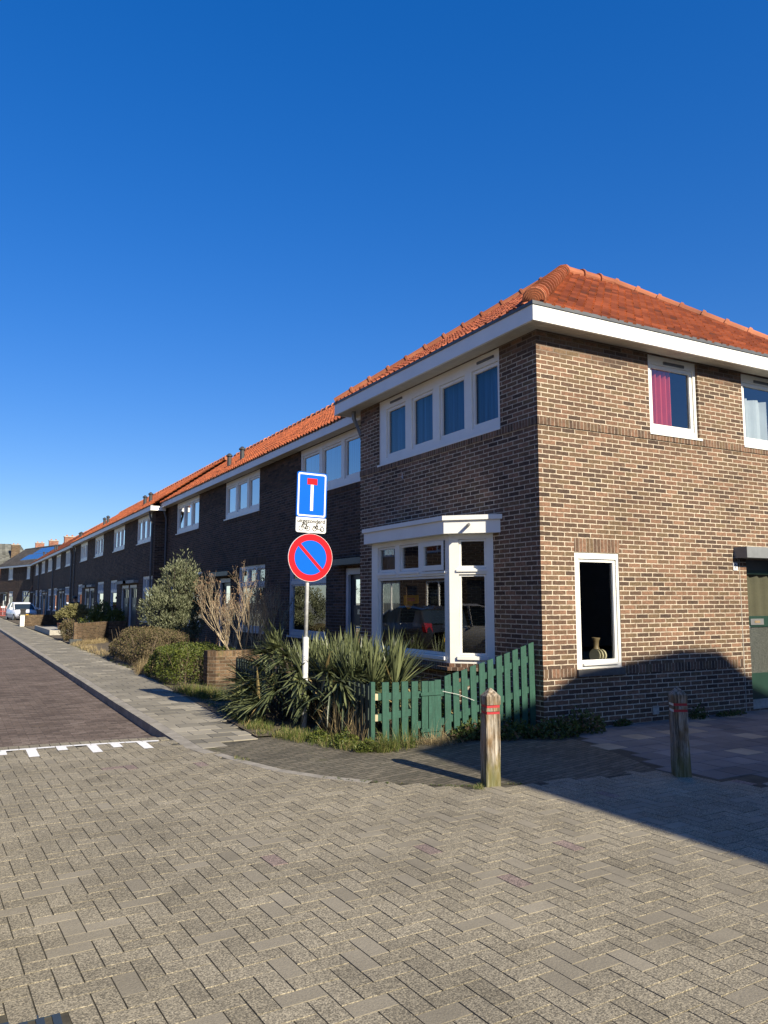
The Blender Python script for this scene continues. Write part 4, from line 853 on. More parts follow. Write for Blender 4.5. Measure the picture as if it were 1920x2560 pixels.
# ------------------------------------------------------------------ bollards
def bollard(x, y, h, rot, tiltx, w, label, front, side):
    t = thing('wooden_bollard', label, 'bollard', (x, y, 0), 'wooden bollards on the corner')
    ca, sa = math.cos(rot), math.sin(rot)
    def w3(a, b_, z): return (x + a * ca - b_ * sa + tiltx * z, y + a * sa + b_ * ca, z)
    rr = random.Random(int(x * 100))
    def ringpts(hw, z, jit=0.0):
        out = []
        for (sx, sy) in ((-1, -1), (1, -1), (1, 1), (-1, 1)):
            c = 0.12
            for k in range(4):
                p0 = ((-1, -1), (1, -1), (1, 1), (-1, 1))
            out.append((sx, sy))
        o2 = []
        for k in range(4):
            (ax, ay), (bx, by) = out[k], out[(k + 1) % 4]
            for f in (0.06, 0.3, 0.5, 0.7, 0.94):
                o2.append(w3((ax + (bx - ax) * f) * hw + rr.uniform(-jit, jit), (ay + (by - ay) * f) * hw + rr.uniform(-jit, jit), z))
        return o2
    mb = MB(); hw = w / 2; zs = []
    prof = [(-0.1, hw), (0.0, hw * 1.02), (0.15, hw), (0.35, hw * 0.985), (0.55, hw * 0.98), (h - 0.22, hw * 0.98), (h - 0.219, hw * 0.87), (h - 0.195, hw * 0.87), (h - 0.194, hw * 0.97), (h - 0.165, hw * 0.97), (h - 0.164, hw * 0.87), (h - 0.14, hw * 0.87), (h - 0.139, hw * 0.99), (h - 0.068, hw * 1.01), (h - 0.062, hw * 0.95), (h - 0.004, hw * 0.16), (h, hw * 0.08)]
    rings = [ringpts(r, z, 0.0035 if (r > hw * 0.9 and z < h - 0.1) else 0.0006) for z, r in prof]; n = 20
    vs = [p for r in rings for p in r]; fs = [(k * n + j, k * n + (j + 1) % n, (k + 1) * n + (j + 1) % n, (k + 1) * n + j) for k in range(len(rings) - 1) for j in range(n)] + [tuple((len(rings) - 1) * n + j for j in range(n))]
    mb.mesh(vs, fs); mb.build('post', M['oak'], t)
    for z0 in (h - 0.2185, h - 0.1635):
        for nm, mt, sides in (('red_band', 'red_band', front), ('white_band', 'white_band', side)):
            mb = MB(); e = hw * 0.885; z1 = z0 + 0.0225
            cs_ = {'f': ((-e, -e), (e, -e)), 'l': ((-e, e), (-e, -e)), 'r': ((e, -e), (e, e)), 'b': ((e, e), (-e, e))}
            for s in sides:
                (a, b_), (c, d) = cs_[s]; mb.face([w3(a, b_, z0), w3(c, d, z0), w3(c, d, z1), w3(a, b_, z1)])
            if mb.f: mb.build(nm, M[mt], t)
bollard(4.18, 5.73, 0.83, R(-11), 0.012, 0.137, 'weathered wooden bollard with red bands standing in the sun in front of the green fence', 'flb', 'r')
bollard(5.93, 5.19, 0.80, R(-31), -0.012, 0.14, 'wooden bollard with red and white bands in the shade at the pavement edge', 'fr', 'lb')

# ------------------------------------------------------------------ green fence
FY = 7.76
t = thing('picket_fence', 'green slatted garden fence running from the house wall to the corner by the sign', 'fence', (4.1, FY, 0))
px = [(4.215, 0.69), (4.335, 0.69), (4.46, 0.69), (4.585, 0.685), (4.72, 0.68), (4.815, 0.68), (4.90, 0.685), (5.035, 0.715), (5.16, 0.75), (5.28, 0.775), (5.405, 0.81), (5.53, 0.85), (5.655, 0.88), (5.78, 0.915), (5.90, 0.95), (6.03, 0.985), (6.155, 1.02), (6.28, 1.055), (6.405, 1.08)]
def picket(t, fr_p, x, z1, w=0.082, z0=0.03, lean=0.0, slope=0.0, rnd_top=False, mat='fence'):
    mb = MB(); dz = U(-0.006, 0.006); a, b_ = x, x + w; l = lean + U(-0.006, 0.006)
    P = fr_p; bot = [(a, 0.0), (b_, 0.0), (b_, 0.018), (a, 0.018)]
    tops = [z1 + dz, z1 + dz + slope * w, z1 + dz + slope * w, z1 + dz]
    if rnd_top: tops = [q - 0.02 for q in tops]
    mb.hexa([P(u, z0, -d) for u, d in bot] + [P(u + l, q, -d) for (u, d), q in zip(bot, tops)])
    if rnd_top:
        m = (a + b_) / 2 + l; q = tops[0] + 0.02
        for d in (0, 0.018): mb.face([P(a + l, tops[0], -d), P(b_ + l, tops[1], -d), P(b_ + l - w * 0.2, q - 0.003, -d), P(m, q + 0.004, -d), P(a + l + w * 0.2, q - 0.003, -d)])
    mb.build('picket', M[mat], t)
FF = Fr((0, FY, 0), (1, 0, 0), (0, -1, 0))
for k, (x, z) in enumerate(px): picket(t, FF.p, x, z, lean=-0.012 if k > 7 else 0.0, slope=0.28 if k > 6 else 0.0, z0=0.03 if k < 8 else 0.0)
def rail(t, P, pts, h=0.075, mat='fence'):
    mb = MB()
    for (x0, z0), (x1, z1) in zip(pts, pts[1:]):
        mb.hexa([P(x0, z0, -0.0185), P(x1, z1, -0.0185), P(x1, z1, -0.055), P(x0, z0, -0.055), P(x0, z0 + h, -0.0185), P(x1, z1 + h, -0.0185), P(x1, z1 + h, -0.055), P(x0, z0 + h, -0.055)])
    mb.build('rail', M[mat], t)
rail(t, FF.p, [(4.165, 0.50), (4.98, 0.49), (6.42, 0.875)]); rail(t, FF.p, [(4.165, 0.275), (4.66, 0.31)]); rail(t, FF.p, [(4.67, 0.16), (5.0, 0.17), (6.42, 0.50)])
for z in (0.51, 0.285):
    mb = MB(); fbox(mb, FF, 4.13, 4.165, z - 0.01, z + 0.06, -0.056, -0.018); mb.build('bare_rail_end', M['bare_wood'], t)
mb = MB(); fbox(mb, FF, 4.075, 4.125, 0.0, 0.70, -0.06, -0.01); mb.build('fence_post', M['fence'], t)
mb = MB(); fbox(mb, FF, 4.70, 4.985, 0.52, 0.555, 0.001, 0.014); mb.build('batten', M['fence'], t)
mb = MB(); fbox(mb, FF, 4.70, 4.99, 0.115, 0.15, 0.001, 0.014); mb.build('batten', M['fence'], t)
t = thing('picket_fence', 'old dark green fence with rounded pickets along the pavement, overgrown by the yucca', 'fence', (4.12, 10.3, 0))
FG = Fr((4.13, 0, 0), (0, 1, 0), (-1, 0, 0))
y = 7.95
while y < 12.6: picket(t, FG.p, y, 0.665, w=0.07, rnd_top=True, mat='old_fence'); y += 0.122
rail(t, FG.p, [(7.9, 0.45), (12.65, 0.45)], mat='old_fence'); rail(t, FG.p, [(7.9, 0.15), (12.65, 0.15)], mat='old_fence')
for y in (10.2, 12.68):
    mb = MB(); fbox(mb, FG, y, y + 0.05, 0, 0.62, -0.07, -0.019); mb.build('fence_post', M['old_fence'], t)
mb = MB(); mb.tube([(4.98, FY - 0.03, 0.56), (5.2, FY - 0.03, 0.51), (5.42, FY - 0.03, 0.43)], 0.0022, 5); tag(mb.build('loose_wire', M['white'], org=(5.2, FY, 0.4)), 'thin pale wire hanging loose on the green pickets', 'wire')

# ------------------------------------------------------------------ garden walls
def brick_wall(label, path, h, th, mat='garden_brick', cap=True, name='garden_wall'):
    xs = [p[0] for p in path]; ys = [p[1] for p in path]
    t = thing(name, label, 'garden wall', (sum(xs) / len(xs), sum(ys) / len(ys), 0))
    mb = MB(); cb = MB(); u = 0.0
    for (x0, y0), (x1, y1) in zip(path, path[1:]):
        l = math.hypot(x1 - x0, y1 - y0); f = Fr((x0, y0, 0), (x1 - x0, y1 - y0, 0), ((y1 - y0), -(x1 - x0), 0)); P = f.p
        hb = h - 0.105
        for d in (0, -th): mb.face([P(0, 0, d), P(l, 0, d), P(l, hb, d), P(0, hb, d)], [(u, 0), (u + l, 0), (u + l, hb), (u, hb)]); cb.face([P(0, hb, d), P(l, hb, d), P(l, h, d), P(0, h, d)], [(u, hb), (u + l, hb), (u + l, h), (u, h)])
        cb.face([P(0, h, 0), P(l, h, 0), P(l, h, -th), P(0, h, -th)], [(u, 0), (u + l, 0), (u + l, th), (u, th)])
        for uu in (0, l): mb.face([P(uu, 0, 0), P(uu, 0, -th), P(uu, hb, -th), P(uu, hb, 0)], [(0, 0), (th, 0), (th, hb), (0, hb)]); cb.face([P(uu, hb, 0), P(uu, hb, -th), P(uu, h, -th), P(uu, h, 0)], [(0, 0), (th, 0), (th, 0.1), (0, 0.1)])
        u += l
    mb.build('wall', M[mat], t); cb.build('coping', M['garden_soldier'], t); return t
M['garden_soldier'] = brick_mat('garden_coping', [(0, (0.08, 0.05, 0.03)), (0.5, (0.15, 0.1, 0.06)), (1, (0.22, 0.15, 0.09))], (0.2, 0.16, 0.115), bw=0.0615, rh=0.5, ms=0.006, off=0.0, dirt=0.6, moss=((0.10, 0.095, 0.035), 6.0, 0.55))
brick_wall('low brick garden wall with rounded end behind the old green fence', [(4.18, 14.75), (4.2, 14.56), (4.32, 14.42), (4.5, 14.38), (6.7, 14.38)], 0.66, 0.2)
brick_wall('garden wall of tan bricks with light coping beyond the brown hedge', [(4.15, 30.75), (5.5, 33.1), (6.2, 33.3)], 0.75, 0.2)
t = thing('brick_pillar', 'narrow tan brick pillar with open slots at the end of the garden wall', 'brick pillar', (3.96, 30.95, 0))
mb = MB(); mb.box((3.86, 30.75, 0), (4.08, 30.97, 0.10)); mb.box((3.9, 30.76, 0.10), (4.02, 30.95, 0.78)); mb.build('pillar', M['garden_brick'], t)
mb = MB(); mb.box((3.78, 30.7, 0.0), (4.2, 30.98, 0.18)); mb.build('base', M['dark_trim'], t)
brick_wall('mossy tan brick garden wall in front of the white car', [(3.92, 53.0), (5.6, 54.4), (6.3, 54.6)], 0.68, 0.2)
t = thing('gate_post', 'short white gate post at the end of the mossy garden wall', 'gate post', (3.8, 53.0, 0))
mb = MB(); mb.box((3.62, 52.95, 0), (3.86, 53.15, 0.66)); mb.build('post', M['white'], t); mb = MB(); mb.box((3.60, 52.93, 0.66), (3.88, 53.17, 0.70)); mb.build('cap', M['concrete'], t)
mb = MB(); mb.box((3.7, 54.2, 0.0), (4.0, 54.5, 1.0)); mb.box((3.68, 54.18, 0.96), (4.02, 54.52, 1.06)); tag(mb.build('dark_bin', M['black']), 'small black bin behind the white gate post', 'bin')
t = thing('planter_edge', 'low concrete edging of a paved front garden next to the pavement', 'garden edging', (4.5, 41, 0))
mb = MB(); mb.box((3.9, 38.9, 0), (4.0, 46.5, 0.24)); mb.box((4.001, 38.9, 0), (6.4, 39.0, 0.235)); mb.build('edge', M['concrete'], t)
mb = MB(); mb.box((4.0, 39.0, 0), (6.4, 46.5, 0.16)); mb.build('gravel_bed', M['concrete'], t)
t = thing('clay_pot', 'orange clay trough standing on the low concrete edging', 'plant pot', (4.9, 42, 0.16))
mb = MB(); mb.hexa([(4.6, 41.7, 0.16), (5.2, 41.7, 0.16), (5.2, 42.2, 0.16), (4.6, 42.2, 0.16), (4.55, 41.65, 0.46), (5.25, 41.65, 0.46), (5.25, 42.25, 0.46), (4.55, 42.25, 0.46)]); mb.build('trough', M['orange_clay'], t)
mb = MB(); mb.box((4.58, 41.68, 0.461), (5.22, 42.22, 0.475)); mb.build('soil', M['soil'], t)

# ------------------------------------------------------------------ plants
def rvec(): 
    while True:
        v = Vector((U(-1, 1), U(-1, 1), U(-1, 1)))
        if 0.05 < v.length < 1: return v.normalized()
def leaf(mb, p, d, l, w, up=None, fold=0.25):
    d = d.normalized(); s = d.cross(up if up else rvec())
    if s.length < 1e-3: s = d.cross(Vector((1, 0, 0)))
    s.normalize(); n = s.cross(d)
    a = p; m = p + d * l * 0.5; t = p + d * l
    mb.face([a, m + s * w / 2 + n * w * fold, t, m - n * 0.0]); mb.face([a, m, t, m - s * w / 2 + n * w * fold])
def blade(mb, p, d, l, w, droop, seg=4, g=None):
    d = d.normalized(); s = d.cross(Vector((0, 0, 1)))
    if s.length < 0.05: s = Vector((U(-1, 1), U(-1, 1), 0))
    s.normalize(); pts = []; q = Vector(p); dd = d.copy()
    for k in range(seg + 1):
        pts.append(q.copy()); q = q + dd * (l / seg); dd = (dd + Vector((0, 0, -droop / seg))).normalized()
    for k in range(seg):
        f0, f1 = k / seg, (k + 1) / seg
        w0 = w * (0.55 + 0.9 * f0 - 1.45 * f0 * f0) if f0 < 1 else 0; w1 = w * max(0.02, (0.55 + 0.9 * f1 - 1.45 * f1 * f1))
        n = s.cross(dd) * 0.22
        a0, a1 = pts[k], pts[k + 1]
        mb.face([a0, a1, a1 + s * w1 / 2 + n * w1, a0 + s * w0 / 2 + n * w0]); mb.face([a1, a0, a0 - s * w0 / 2 + n * w0, a1 - s * w1 / 2 + n * w1])
# yucca
yu = thing('yucca', 'large overgrown yucca spilling over the fence around the sign post', 'yucca', (4.9, 9.7, 0))
mb = MB(); stem = MB()
heads = []
for _ in range(40):                                    # upright heads
    y = U(8.3, 11.4); x = U(4.3, 4.75 + (y - 8.3) * 0.3); heads.append((Vector((x, y, U(0.34, 0.62) - 0.03 * max(0, y - 10))), Vector((U(-0.2, 0.2), U(-0.25, 0.15), 1)), 1.0))
for _ in range(9):
    heads.append((Vector((U(4.3, 4.75), U(8.2, 9.2), U(0.38, 0.6))), Vector((U(-0.3, 0.2), U(-0.5, 0.0), 1)), 0.95))
for (x, y, z, dx, dy, dz) in ((3.95, 10.1, 0.62, -0.9, -0.5, -0.1), (3.85, 10.6, 0.5, -1, -0.3, -0.25), (4.0, 9.6, 0.7, -0.7, -0.8, 0.0), (3.8, 10.9, 0.35, -1, -0.5, -0.2), (3.7, 10.2, 0.3, -1, -0.5, -0.15), (4.1, 9.0, 0.72, -0.3, -1, -0.15), (4.25, 8.7, 0.7, 0.1, -1, -0.2), (4.1, 11.2, 0.6, -0.8, 0.1, 0.3), (4.0, 10.5, 0.8, -0.5, -0.2, 0.7), (3.95, 11.5, 0.4, -1, 0.0, 0.2), (4.05, 9.3, 0.45, -0.8, -0.7, -0.3), (3.6, 10.5, 0.22, -1, -0.35, 0.05), (4.2, 8.9, 0.5, -0.3, -1, -0.45), (3.95, 9.9, 0.85, -0.6, -0.6, 0.1), (4.0, 10.3, 0.95, -0.8, -0.4, 0.15), (4.05, 10.9, 0.85, -0.9, 0, 0.1), (3.75, 9.8, 0.45, -0.8, -0.8, -0.3), (3.7, 10.6, 0.4, -1, -0.2, -0.35), (3.9, 9.3, 0.6, -0.6, -0.9, -0.35), (3.6, 10.0, 0.25, -0.9, -0.6, -0.1), (4.1, 8.6, 0.62, -0.2, -1, -0.3), (4.3, 8.35, 0.55, 0.1, -1, -0.3), (3.85, 11.2, 0.35, -1, -0.1, -0.1)):
    heads.append((Vector((x, y, z)), Vector((dx, dy, dz)), 0.8))
for hp, hd, sc_ in heads:
    hd = hd.normalized(); N = 28; hb = rnd.gauss(0, 0.14)
    for k in range(N):
        f = k / N; r = rvec(); d = (hd * (1.6 - 1.1 * f) + r * (0.3 + 0.7 * f)).normalized()
        if d.dot(hd) < -0.2: d = (d + hd * 0.6).normalized()
        old = f > 0.86
        mb.cc = (min(1, max(0, rnd.gauss(0.62 - 0.5 * f, 0.2) + hb)), (0.99 if old and rnd.random() < 0.5 else U(0, 0.95)), rnd.random())
        blade(mb, hp + hd * U(-0.06, 0.06), d, sc_ * U(0.42, 0.70), 0.056 * U(0.8, 1.15), U(0.0, 0.1) + 0.35 * f * f, 4)
    root = Vector((hp.x * 0.6 + 4.8 * 0.4, hp.y * 0.6 + 9.7 * 0.4, -0.02)); stem.tube([root, (root + hp) / 2 + Vector((0, 0, -0.1)), hp], [0.03, 0.022, 0.018], 6)
for _ in range(700):                                    # dead skirt leaves below
    p = Vector((U(3.9, 5.8), U(8.3, 11.7), U(0.08, 0.5))); mb.cc = (U(0, 0.12), 0.99 if rnd.random() < 0.08 else 0.1, 0)
    blade(mb, p, rvec() + Vector((-0.2, -0.2, -0.5)), U(0.3, 0.5), 0.035, 0.6, 3)
mb.build('leaves', M['yucca'], yu, attr=True); stem.build('stem', M['yucca_stem'], yu)


def twig_tree(mb, p, d, l, r, depth, out, spread=0.5, upb=0.25, nk=(2, 3), shr=(0.62, 0.82)):
    pts = [Vector(p)]; dd = Vector(d).normalized(); q = Vector(p)
    for k in range(3):
        q = q + dd * l / 3; dd = (dd + rvec() * 0.13 + Vector((0, 0, upb * 0.12))).normalized(); pts.append(q.copy())
    mb.tube(pts, [r, r * 0.9, r * 0.78, r * 0.66], 5 if depth > 1 else 4, cap=False); out.append((q.copy(), dd.copy(), depth))
    if depth <= 0: return
    for _ in range(rnd.randint(*nk)):
        nd_ = (dd + rvec() * spread + Vector((0, 0, upb))).normalized(); twig_tree(mb, pts[rnd.choice((2, 3, 3))], nd_, l * U(*shr), r * 0.62, depth - 1, out, spread, upb, nk, shr)
# olive-like shrub
def crown_shrub(name, label, cat, base, lobes, n, ls, mat, trunks, lw=0.4, group=None, inner=0.55, bark='bark', upw=0.5, hollow=0.35, branches=True):
    t = thing(name, label, cat, base, group); mb = MB(); tr = MB(); out = []
    if branches:
        for k in range(trunks):
            a = 2 * math.pi * k / trunks; L = rnd.choice(lobes); c = Vector(L[0])
            b0 = Vector(base) + Vector((0.08 * math.cos(a), 0.08 * math.sin(a), 0)); v = c - b0
            tr.tube([b0, b0 + v * 0.5 + rvec() * 0.06, c], [0.03, 0.022, 0.01], 6)
        for L in lobes:
            b0 = Vector(base); v = Vector(L[0]) - b0; tr.tube([b0, b0 + v * 0.55 + rvec() * 0.05, Vector(L[0])], [0.022, 0.016, 0.008], 5)
    tot = sum(L[1][0] * L[1][1] * L[1][2] for L in lobes)
    for c, rad in lobes:
        c = Vector(c)
        m = int(n * rad[0] * rad[1] * rad[2] / tot)
        sub = [(rvec(), U(0.7, 1.18)) for _ in range(26)]
        for _ in range(m):
            s, k = rnd.choice(sub); v = (s + rvec() * 0.42).normalized(); rr = k * (U(hollow, 1.0) ** 0.45)
            p = c + Vector((v.x * rad[0], v.y * rad[1], v.z * rad[2])) * rr
            if p.z < base[2] + 0.02: continue
            d = v * 0.6 + rvec() * 0.8 + Vector((0, 0, upw)); mb.cc = (min(1, max(0, rnd.gauss(0.5, 0.25))), rnd.random(), rnd.random())
            l = ls * U(0.7, 1.3); leaf(mb, p, d, l, l * lw)
    mb.build('crown' if 'tree' in name or name in ('shrub', 'garden_shrub') else 'leaves', M[mat], t, attr=True)
    if tr.f: tr.build('trunk', M[bark], t)
    return t
ol = [((5.3, 21.2, 1.0), (0.75, 0.7, 0.75)), ((5.4, 21.3, 1.75), (0.72, 0.65, 0.65)), ((4.9, 21.1, 1.35), (0.6, 0.55, 0.65)), ((5.8, 21.3, 1.7), (0.55, 0.5, 0.55)), ((5.35, 21.2, 2.25), (0.5, 0.45, 0.4))]
for k in range(15):
    a = U(0, 6.28); r = U(0.05, 0.6); h = U(0.1, 0.3)
    ol.append(((5.4 + r * math.cos(a) * 1.1, 21.2 + r * math.sin(a), 2.4 + 0.25 * U(-1, 1) - 0.5 * r + 0.1), (0.05, 0.05, 0.22 + h * 0.6)))
crown_shrub('shrub', 'tall grey green shrub with narrow leaves in front of the stepped-out row', 'shrub', (5.3, 21.2, 0), ol, 16500, 0.085, 'olive', 3, 0.34, upw=0.9, bark='yucca_stem')
# bare shrubs
def bare_shrub(label, base, n, l, r, mat, hgt, depth=4, buds=True, spread=0.45):
    t = thing('bare_shrub', label, 'shrub', base); mb = MB(); out = []
    for k in range(n):
        a = 2 * math.pi * k / n + U(-0.3, 0.3); twig_tree(mb, Vector(base) + Vector((0.07 * math.cos(a), 0.07 * math.sin(a), 0)), Vector((0.5 * math.cos(a), 0.5 * math.sin(a), 1.0)), l * U(0.8, 1.15), r, depth, out, spread, 0.3)
    mb.build('branches', M[mat], t)
    if buds:
        b_ = MB()
        for q, d, dep in out:
            if dep <= 1:
                for _ in range(2): b_.cc = (rnd.random(),) * 3; leaf(b_, q + rvec() * 0.015, d + rvec() * 0.7, U(0.02, 0.042), 0.014)
        b_.build('dry_buds', M['dry_bud'], t, attr=True)
    return t
bare_shrub('leafless shrub with pale tan branches behind the rounded garden wall', (5.12, 15.25, 0.0), 9, 0.67, 0.017, 'pale_bark', 2.0, 5, spread=0.5)
bare_shrub('thinner leafless shrub with greenish grey stems just in front of the white ground window', (5.62, 15.5, 0.0), 4, 0.60, 0.02, 'grey_bark', 2.0, 5, True, 0.38)
# hedges
def hedge(name, label, box, n, ls, mat, lw=0.45, twigs=0, tmat='bark', rough=0.1):
    x0, x1, y0, y1, h = box; t = thing(name, label, 'hedge', ((x0 + x1) / 2, (y0 + y1) / 2, 0)); mb = MB(); ph = [U(0, 6.28) for _ in range(8)]
    for _ in range(n):
        u, v = U(-1, 1), U(-1, 1); z = U(0, 1) ** 0.8
        # rounded block: push towards the surface
        k = rnd.random()
        if k < 0.36: z = 1 - abs(rnd.gauss(0, 0.1))
        elif k < 0.62: u = -1 + abs(rnd.gauss(0, 0.12))
        elif k < 0.88: v = (-1 + abs(rnd.gauss(0, 0.12))) if rnd.random() < 0.75 else (1 - abs(rnd.gauss(0, 0.12)))
        lump = 1 + rough * (math.sin(3.1 * u + 2.3 * v + ph[0]) + math.sin(5.3 * v - 3.7 * z + ph[1]) + 0.7 * math.sin(9.0 * u + 7 * z + ph[2]) + 0.6 * math.sin(13 * v + 11 * u + ph[3])) * 0.5
        rr = max(abs(u), abs(v)); bulge = (0.80 + 0.2 * math.sin(math.pi * min(1, z + 0.12))) * lump
        top = h * (1 - 0.22 * rr ** 4) * (lump * 0.5 + 0.5)
        sq = (abs(u) ** 4 + abs(v) ** 4) ** 0.25 or 1; f = min(1.0, 1.0 / sq if sq > 1 else 1.0)
        p = Vector(((x0 + x1) / 2 + u * f * bulge * (x1 - x0) / 2, (y0 + y1) / 2 + v * f * bulge * (y1 - y0) / 2, 0.02 + z * top))
        mb.cc = (min(1, max(0, rnd.gauss(0.5, 0.27))), rnd.random(), rnd.random()); l = ls * U(0.6, 1.35)
        leaf(mb, p, rvec() + Vector((0, 0, 0.35)), l, l * lw)
    mb.build('leaves', M[mat], t, attr=True)
    tw = MB()
    for _ in range(twigs):
        p = Vector((U(x0 + 0.15, x1 - 0.15), U(y0 + 0.15, y1 - 0.15), 0.02)); d = Vector((U(-0.35, 0.35), U(-0.35, 0.35), 1)); tw.tube([p, p + d * h * 0.55, p + d * h * U(0.7, 0.98) + rvec() * 0.05], [0.006, 0.004, 0.002], 4, cap=False)
    if tw.f: tw.build('twigs', M[tmat], t)
    return t
hedge('hedge', 'brownish twiggy clipped hedge between the pavement and the front garden', (3.78, 5.35, 18.4, 22.9, 0.86), 15000, 0.05, 'hedge_brown', 0.4, 260)
hedge('hedge', 'low dark green hedge next to the rounded brick wall', (3.55, 5.1, 14.75, 17.3, 0.68), 11000, 0.042, 'hedge_green', 0.55, 90)
# dry stems and grasses
def tufts(name, label, cat, spots, mat, blades, l, w, droop, kind=None, spread=0.08, up=1.0):
    mb = MB()
    for (x, y, z, s) in spots:
        for _ in range(blades):
            a = U(0, 6.28); r = spread * U(0, 1) * s; mb.cc = (rnd.random(), rnd.random(), rnd.random())
            blade(mb, (x + r * math.cos(a), y + r * math.sin(a), z), Vector((math.cos(a) * U(0, 0.8), math.sin(a) * U(0, 0.8), up)), l * s * U(0.5, 1.2), w, droop * U(0.3, 1.4), 3)
    o = mb.build(name, M[mat], org=(spots[0][0], spots[0][1], 0), attr=True); return tag(o, label, cat, None, kind)
def along(pts, n, jx, z=0.0, s=(0.6, 1.3)):
    out = []
    for _ in range(n):
        k = rnd.randrange(len(pts) - 1); f = rnd.random(); (x0, y0), (x1, y1) = pts[k], pts[k + 1]
        out.append((x0 + (x1 - x0) * f + U(-jx, jx), y0 + (y1 - y0) * f + U(-jx, jx), z, U(*s)))
    return out
verge = [(3.32, 9.0), (3.42, 8.5), (3.6, 7.9), (3.9, 7.5)]
tufts('grass_verge', 'grass growing along the foot of the fence around the sign post', 'grass', along([(3.4, 9.1), (3.55, 8.6), (3.75, 8.0), (3.95, 7.6)], 100, 0.11) + along([(3.38, 9.2), (3.5, 10.2), (3.65, 11.5)], 110, 0.12) + along([(3.6, 9.2), (3.8, 8.6), (4.0, 8.0)], 60, 0.14), 'grass', 15, 0.10, 0.006, 0.9, 'stuff')
tufts('grass_tuft', 'long pale grass tuft hanging over the paving below the first green pickets', 'grass', along([(4.0, 7.5), (4.25, 7.5), (4.5, 7.58)], 22, 0.07, s=(0.6, 1.3)), 'grass', 26, 0.25, 0.006, 1.6, 'stuff', 0.06)
tufts('dry_grass', 'heap of dry straw lying below the wire on the green fence', 'dry grass', along([(4.66, 7.62), (5.0, 7.6)], 13, 0.06, s=(0.7, 1.2)), 'straw', 26, 0.26, 0.005, 2.2, 'stuff', 0.1, 0.5)
tufts('dry_stems', 'dry brown stalks standing between the sign post and the fence corner', 'dry plant', along([(3.95, 8.7), (4.05, 8.2), (4.05, 7.9)], 14, 0.06, s=(0.7, 1.3)), 'straw', 12, 0.42, 0.007, 0.5, 'stuff', 0.1)
tufts('grass_patch', 'bright green grass patch at the near foot of the old fence and brick wall', 'grass', along([(3.6, 13.9), (3.75, 13.0), (3.9, 12.3)], 130, 0.17, s=(0.6, 1.3)), 'grass', 24, 0.18, 0.007, 0.9, 'stuff')
tufts('grass_fringe', 'dry grass fringe between the two hedges', 'grass', along([(3.7, 17.3), (3.85, 18.3), (4.6, 18.0)], 70, 0.2, s=(0.7, 1.3)), 'straw', 18, 0.3, 0.006, 0.8, 'stuff')
tufts('grass_fringe', 'worn straw coloured grass in front of the tan garden wall', 'grass', along([(3.9, 23.2), (4.0, 30.4), (4.4, 30.5), (5.2, 31.8)], 200, 0.25, s=(0.5, 1.1)), 'straw', 14, 0.2, 0.010, 1.0, 'stuff', 0.15)
tufts('dry_stems', 'reddish dry stalks rising behind the low dark green hedge', 'dry plant', along([(4.2, 16.9), (5.3, 15.4), (5.2, 16.6)], 60, 0.25, 0.0, (0.8, 1.15)), 'dry_bud', 9, 0.85, 0.010, 0.15, 'stuff', 0.2)
tufts('grass_tuft', 'tiny grass tuft at the foot of the sunlit bollard', 'grass', [(4.03, 5.66, 0, 0.7), (3.98, 5.68, 0, 0.6), (4.06, 5.72, 0, 0.6), (4.0, 5.64, 0, 0.6)], 'grass', 22, 0.07, 0.005, 1.2, 'stuff', 0.07)
tufts('grass_tuft', 'tiny grass tuft in the curved kerb of the old brick strip', 'grass', [(2.58, 7.86, 0, 0.7), (2.62, 7.8, 0, 0.7), (2.66, 7.76, 0, 0.6)], 'grass', 20, 0.07, 0.006, 1.4, 'stuff', 0.06)
tufts('moss_fringe', 'thin mossy growth along the curved kerb near the bollard', 'moss', along(STRIP[4:9], 60, 0.03, 0.003, (0.3, 0.7)), 'weed', 9, 0.03, 0.006, 1.5, 'stuff', 0.04)
tufts('kerb_weeds', 'small weeds in the joint between pavement and garden edge', 'weeds', along([(3.3, 9.0), (3.5, 11), (3.6, 14), (3.75, 18), (3.8, 30)], 150, 0.07, 0.003, (0.4, 1.0)), 'grass', 12, 0.07, 0.007, 1.3, 'stuff', 0.08)
def weedpatch(name, label, cat, spots, n, ls, mat='weed'):
    mb = MB()
    for (x, y, rx, ry, h) in spots:
        for _ in range(n):
            a = U(0, 6.28); r = math.sqrt(rnd.random()); p = Vector((x + rx * r * math.cos(a), y + ry * r * math.sin(a), h * (1 - 0.7 * r) * rnd.random() + 0.01)); mb.cc = (rnd.random(), rnd.random(), 0)
            leaf(mb, p, rvec() + Vector((0, 0, 0.3)), ls * U(0.6, 1.3), ls * 0.7)
    return tag(mb.build(name, M[mat], org=(spots[0][0], spots[0][1], 0), attr=True), label, cat, None, 'stuff')
weedpatch('ground_ivy', 'dark creeping ivy along the shaded foot of the green fence and house corner', 'ivy', [(5.3, 7.62, 0.3, 0.1, 0.25), (5.8, 7.5, 0.4, 0.16, 0.22), (6.3, 7.35, 0.4, 0.2, 0.25), (6.75, 7.4, 0.35, 0.18, 0.34), (5.9, 7.85, 0.6, 0.1, 0.5)], 520, 0.055)
weedpatch('wall_weeds', 'green weeds behind the shaded bollard at the foot of the brick wall', 'weeds', [(8.95, 7.5, 0.16, 0.08, 0.22), (7.6, 7.55, 0.15, 0.05, 0.08), (9.6, 7.5, 0.3, 0.08, 0.06)], 220, 0.04)
weedpatch('verge_weeds', 'leafy green weeds between the grass and the dry stalks by the fence corner', 'weeds', [(3.85, 7.95, 0.16, 0.12, 0.22), (3.72, 8.35, 0.12, 0.12, 0.16), (3.95, 7.6, 0.15, 0.1, 0.14)], 380, 0.035, 'hedge_green')
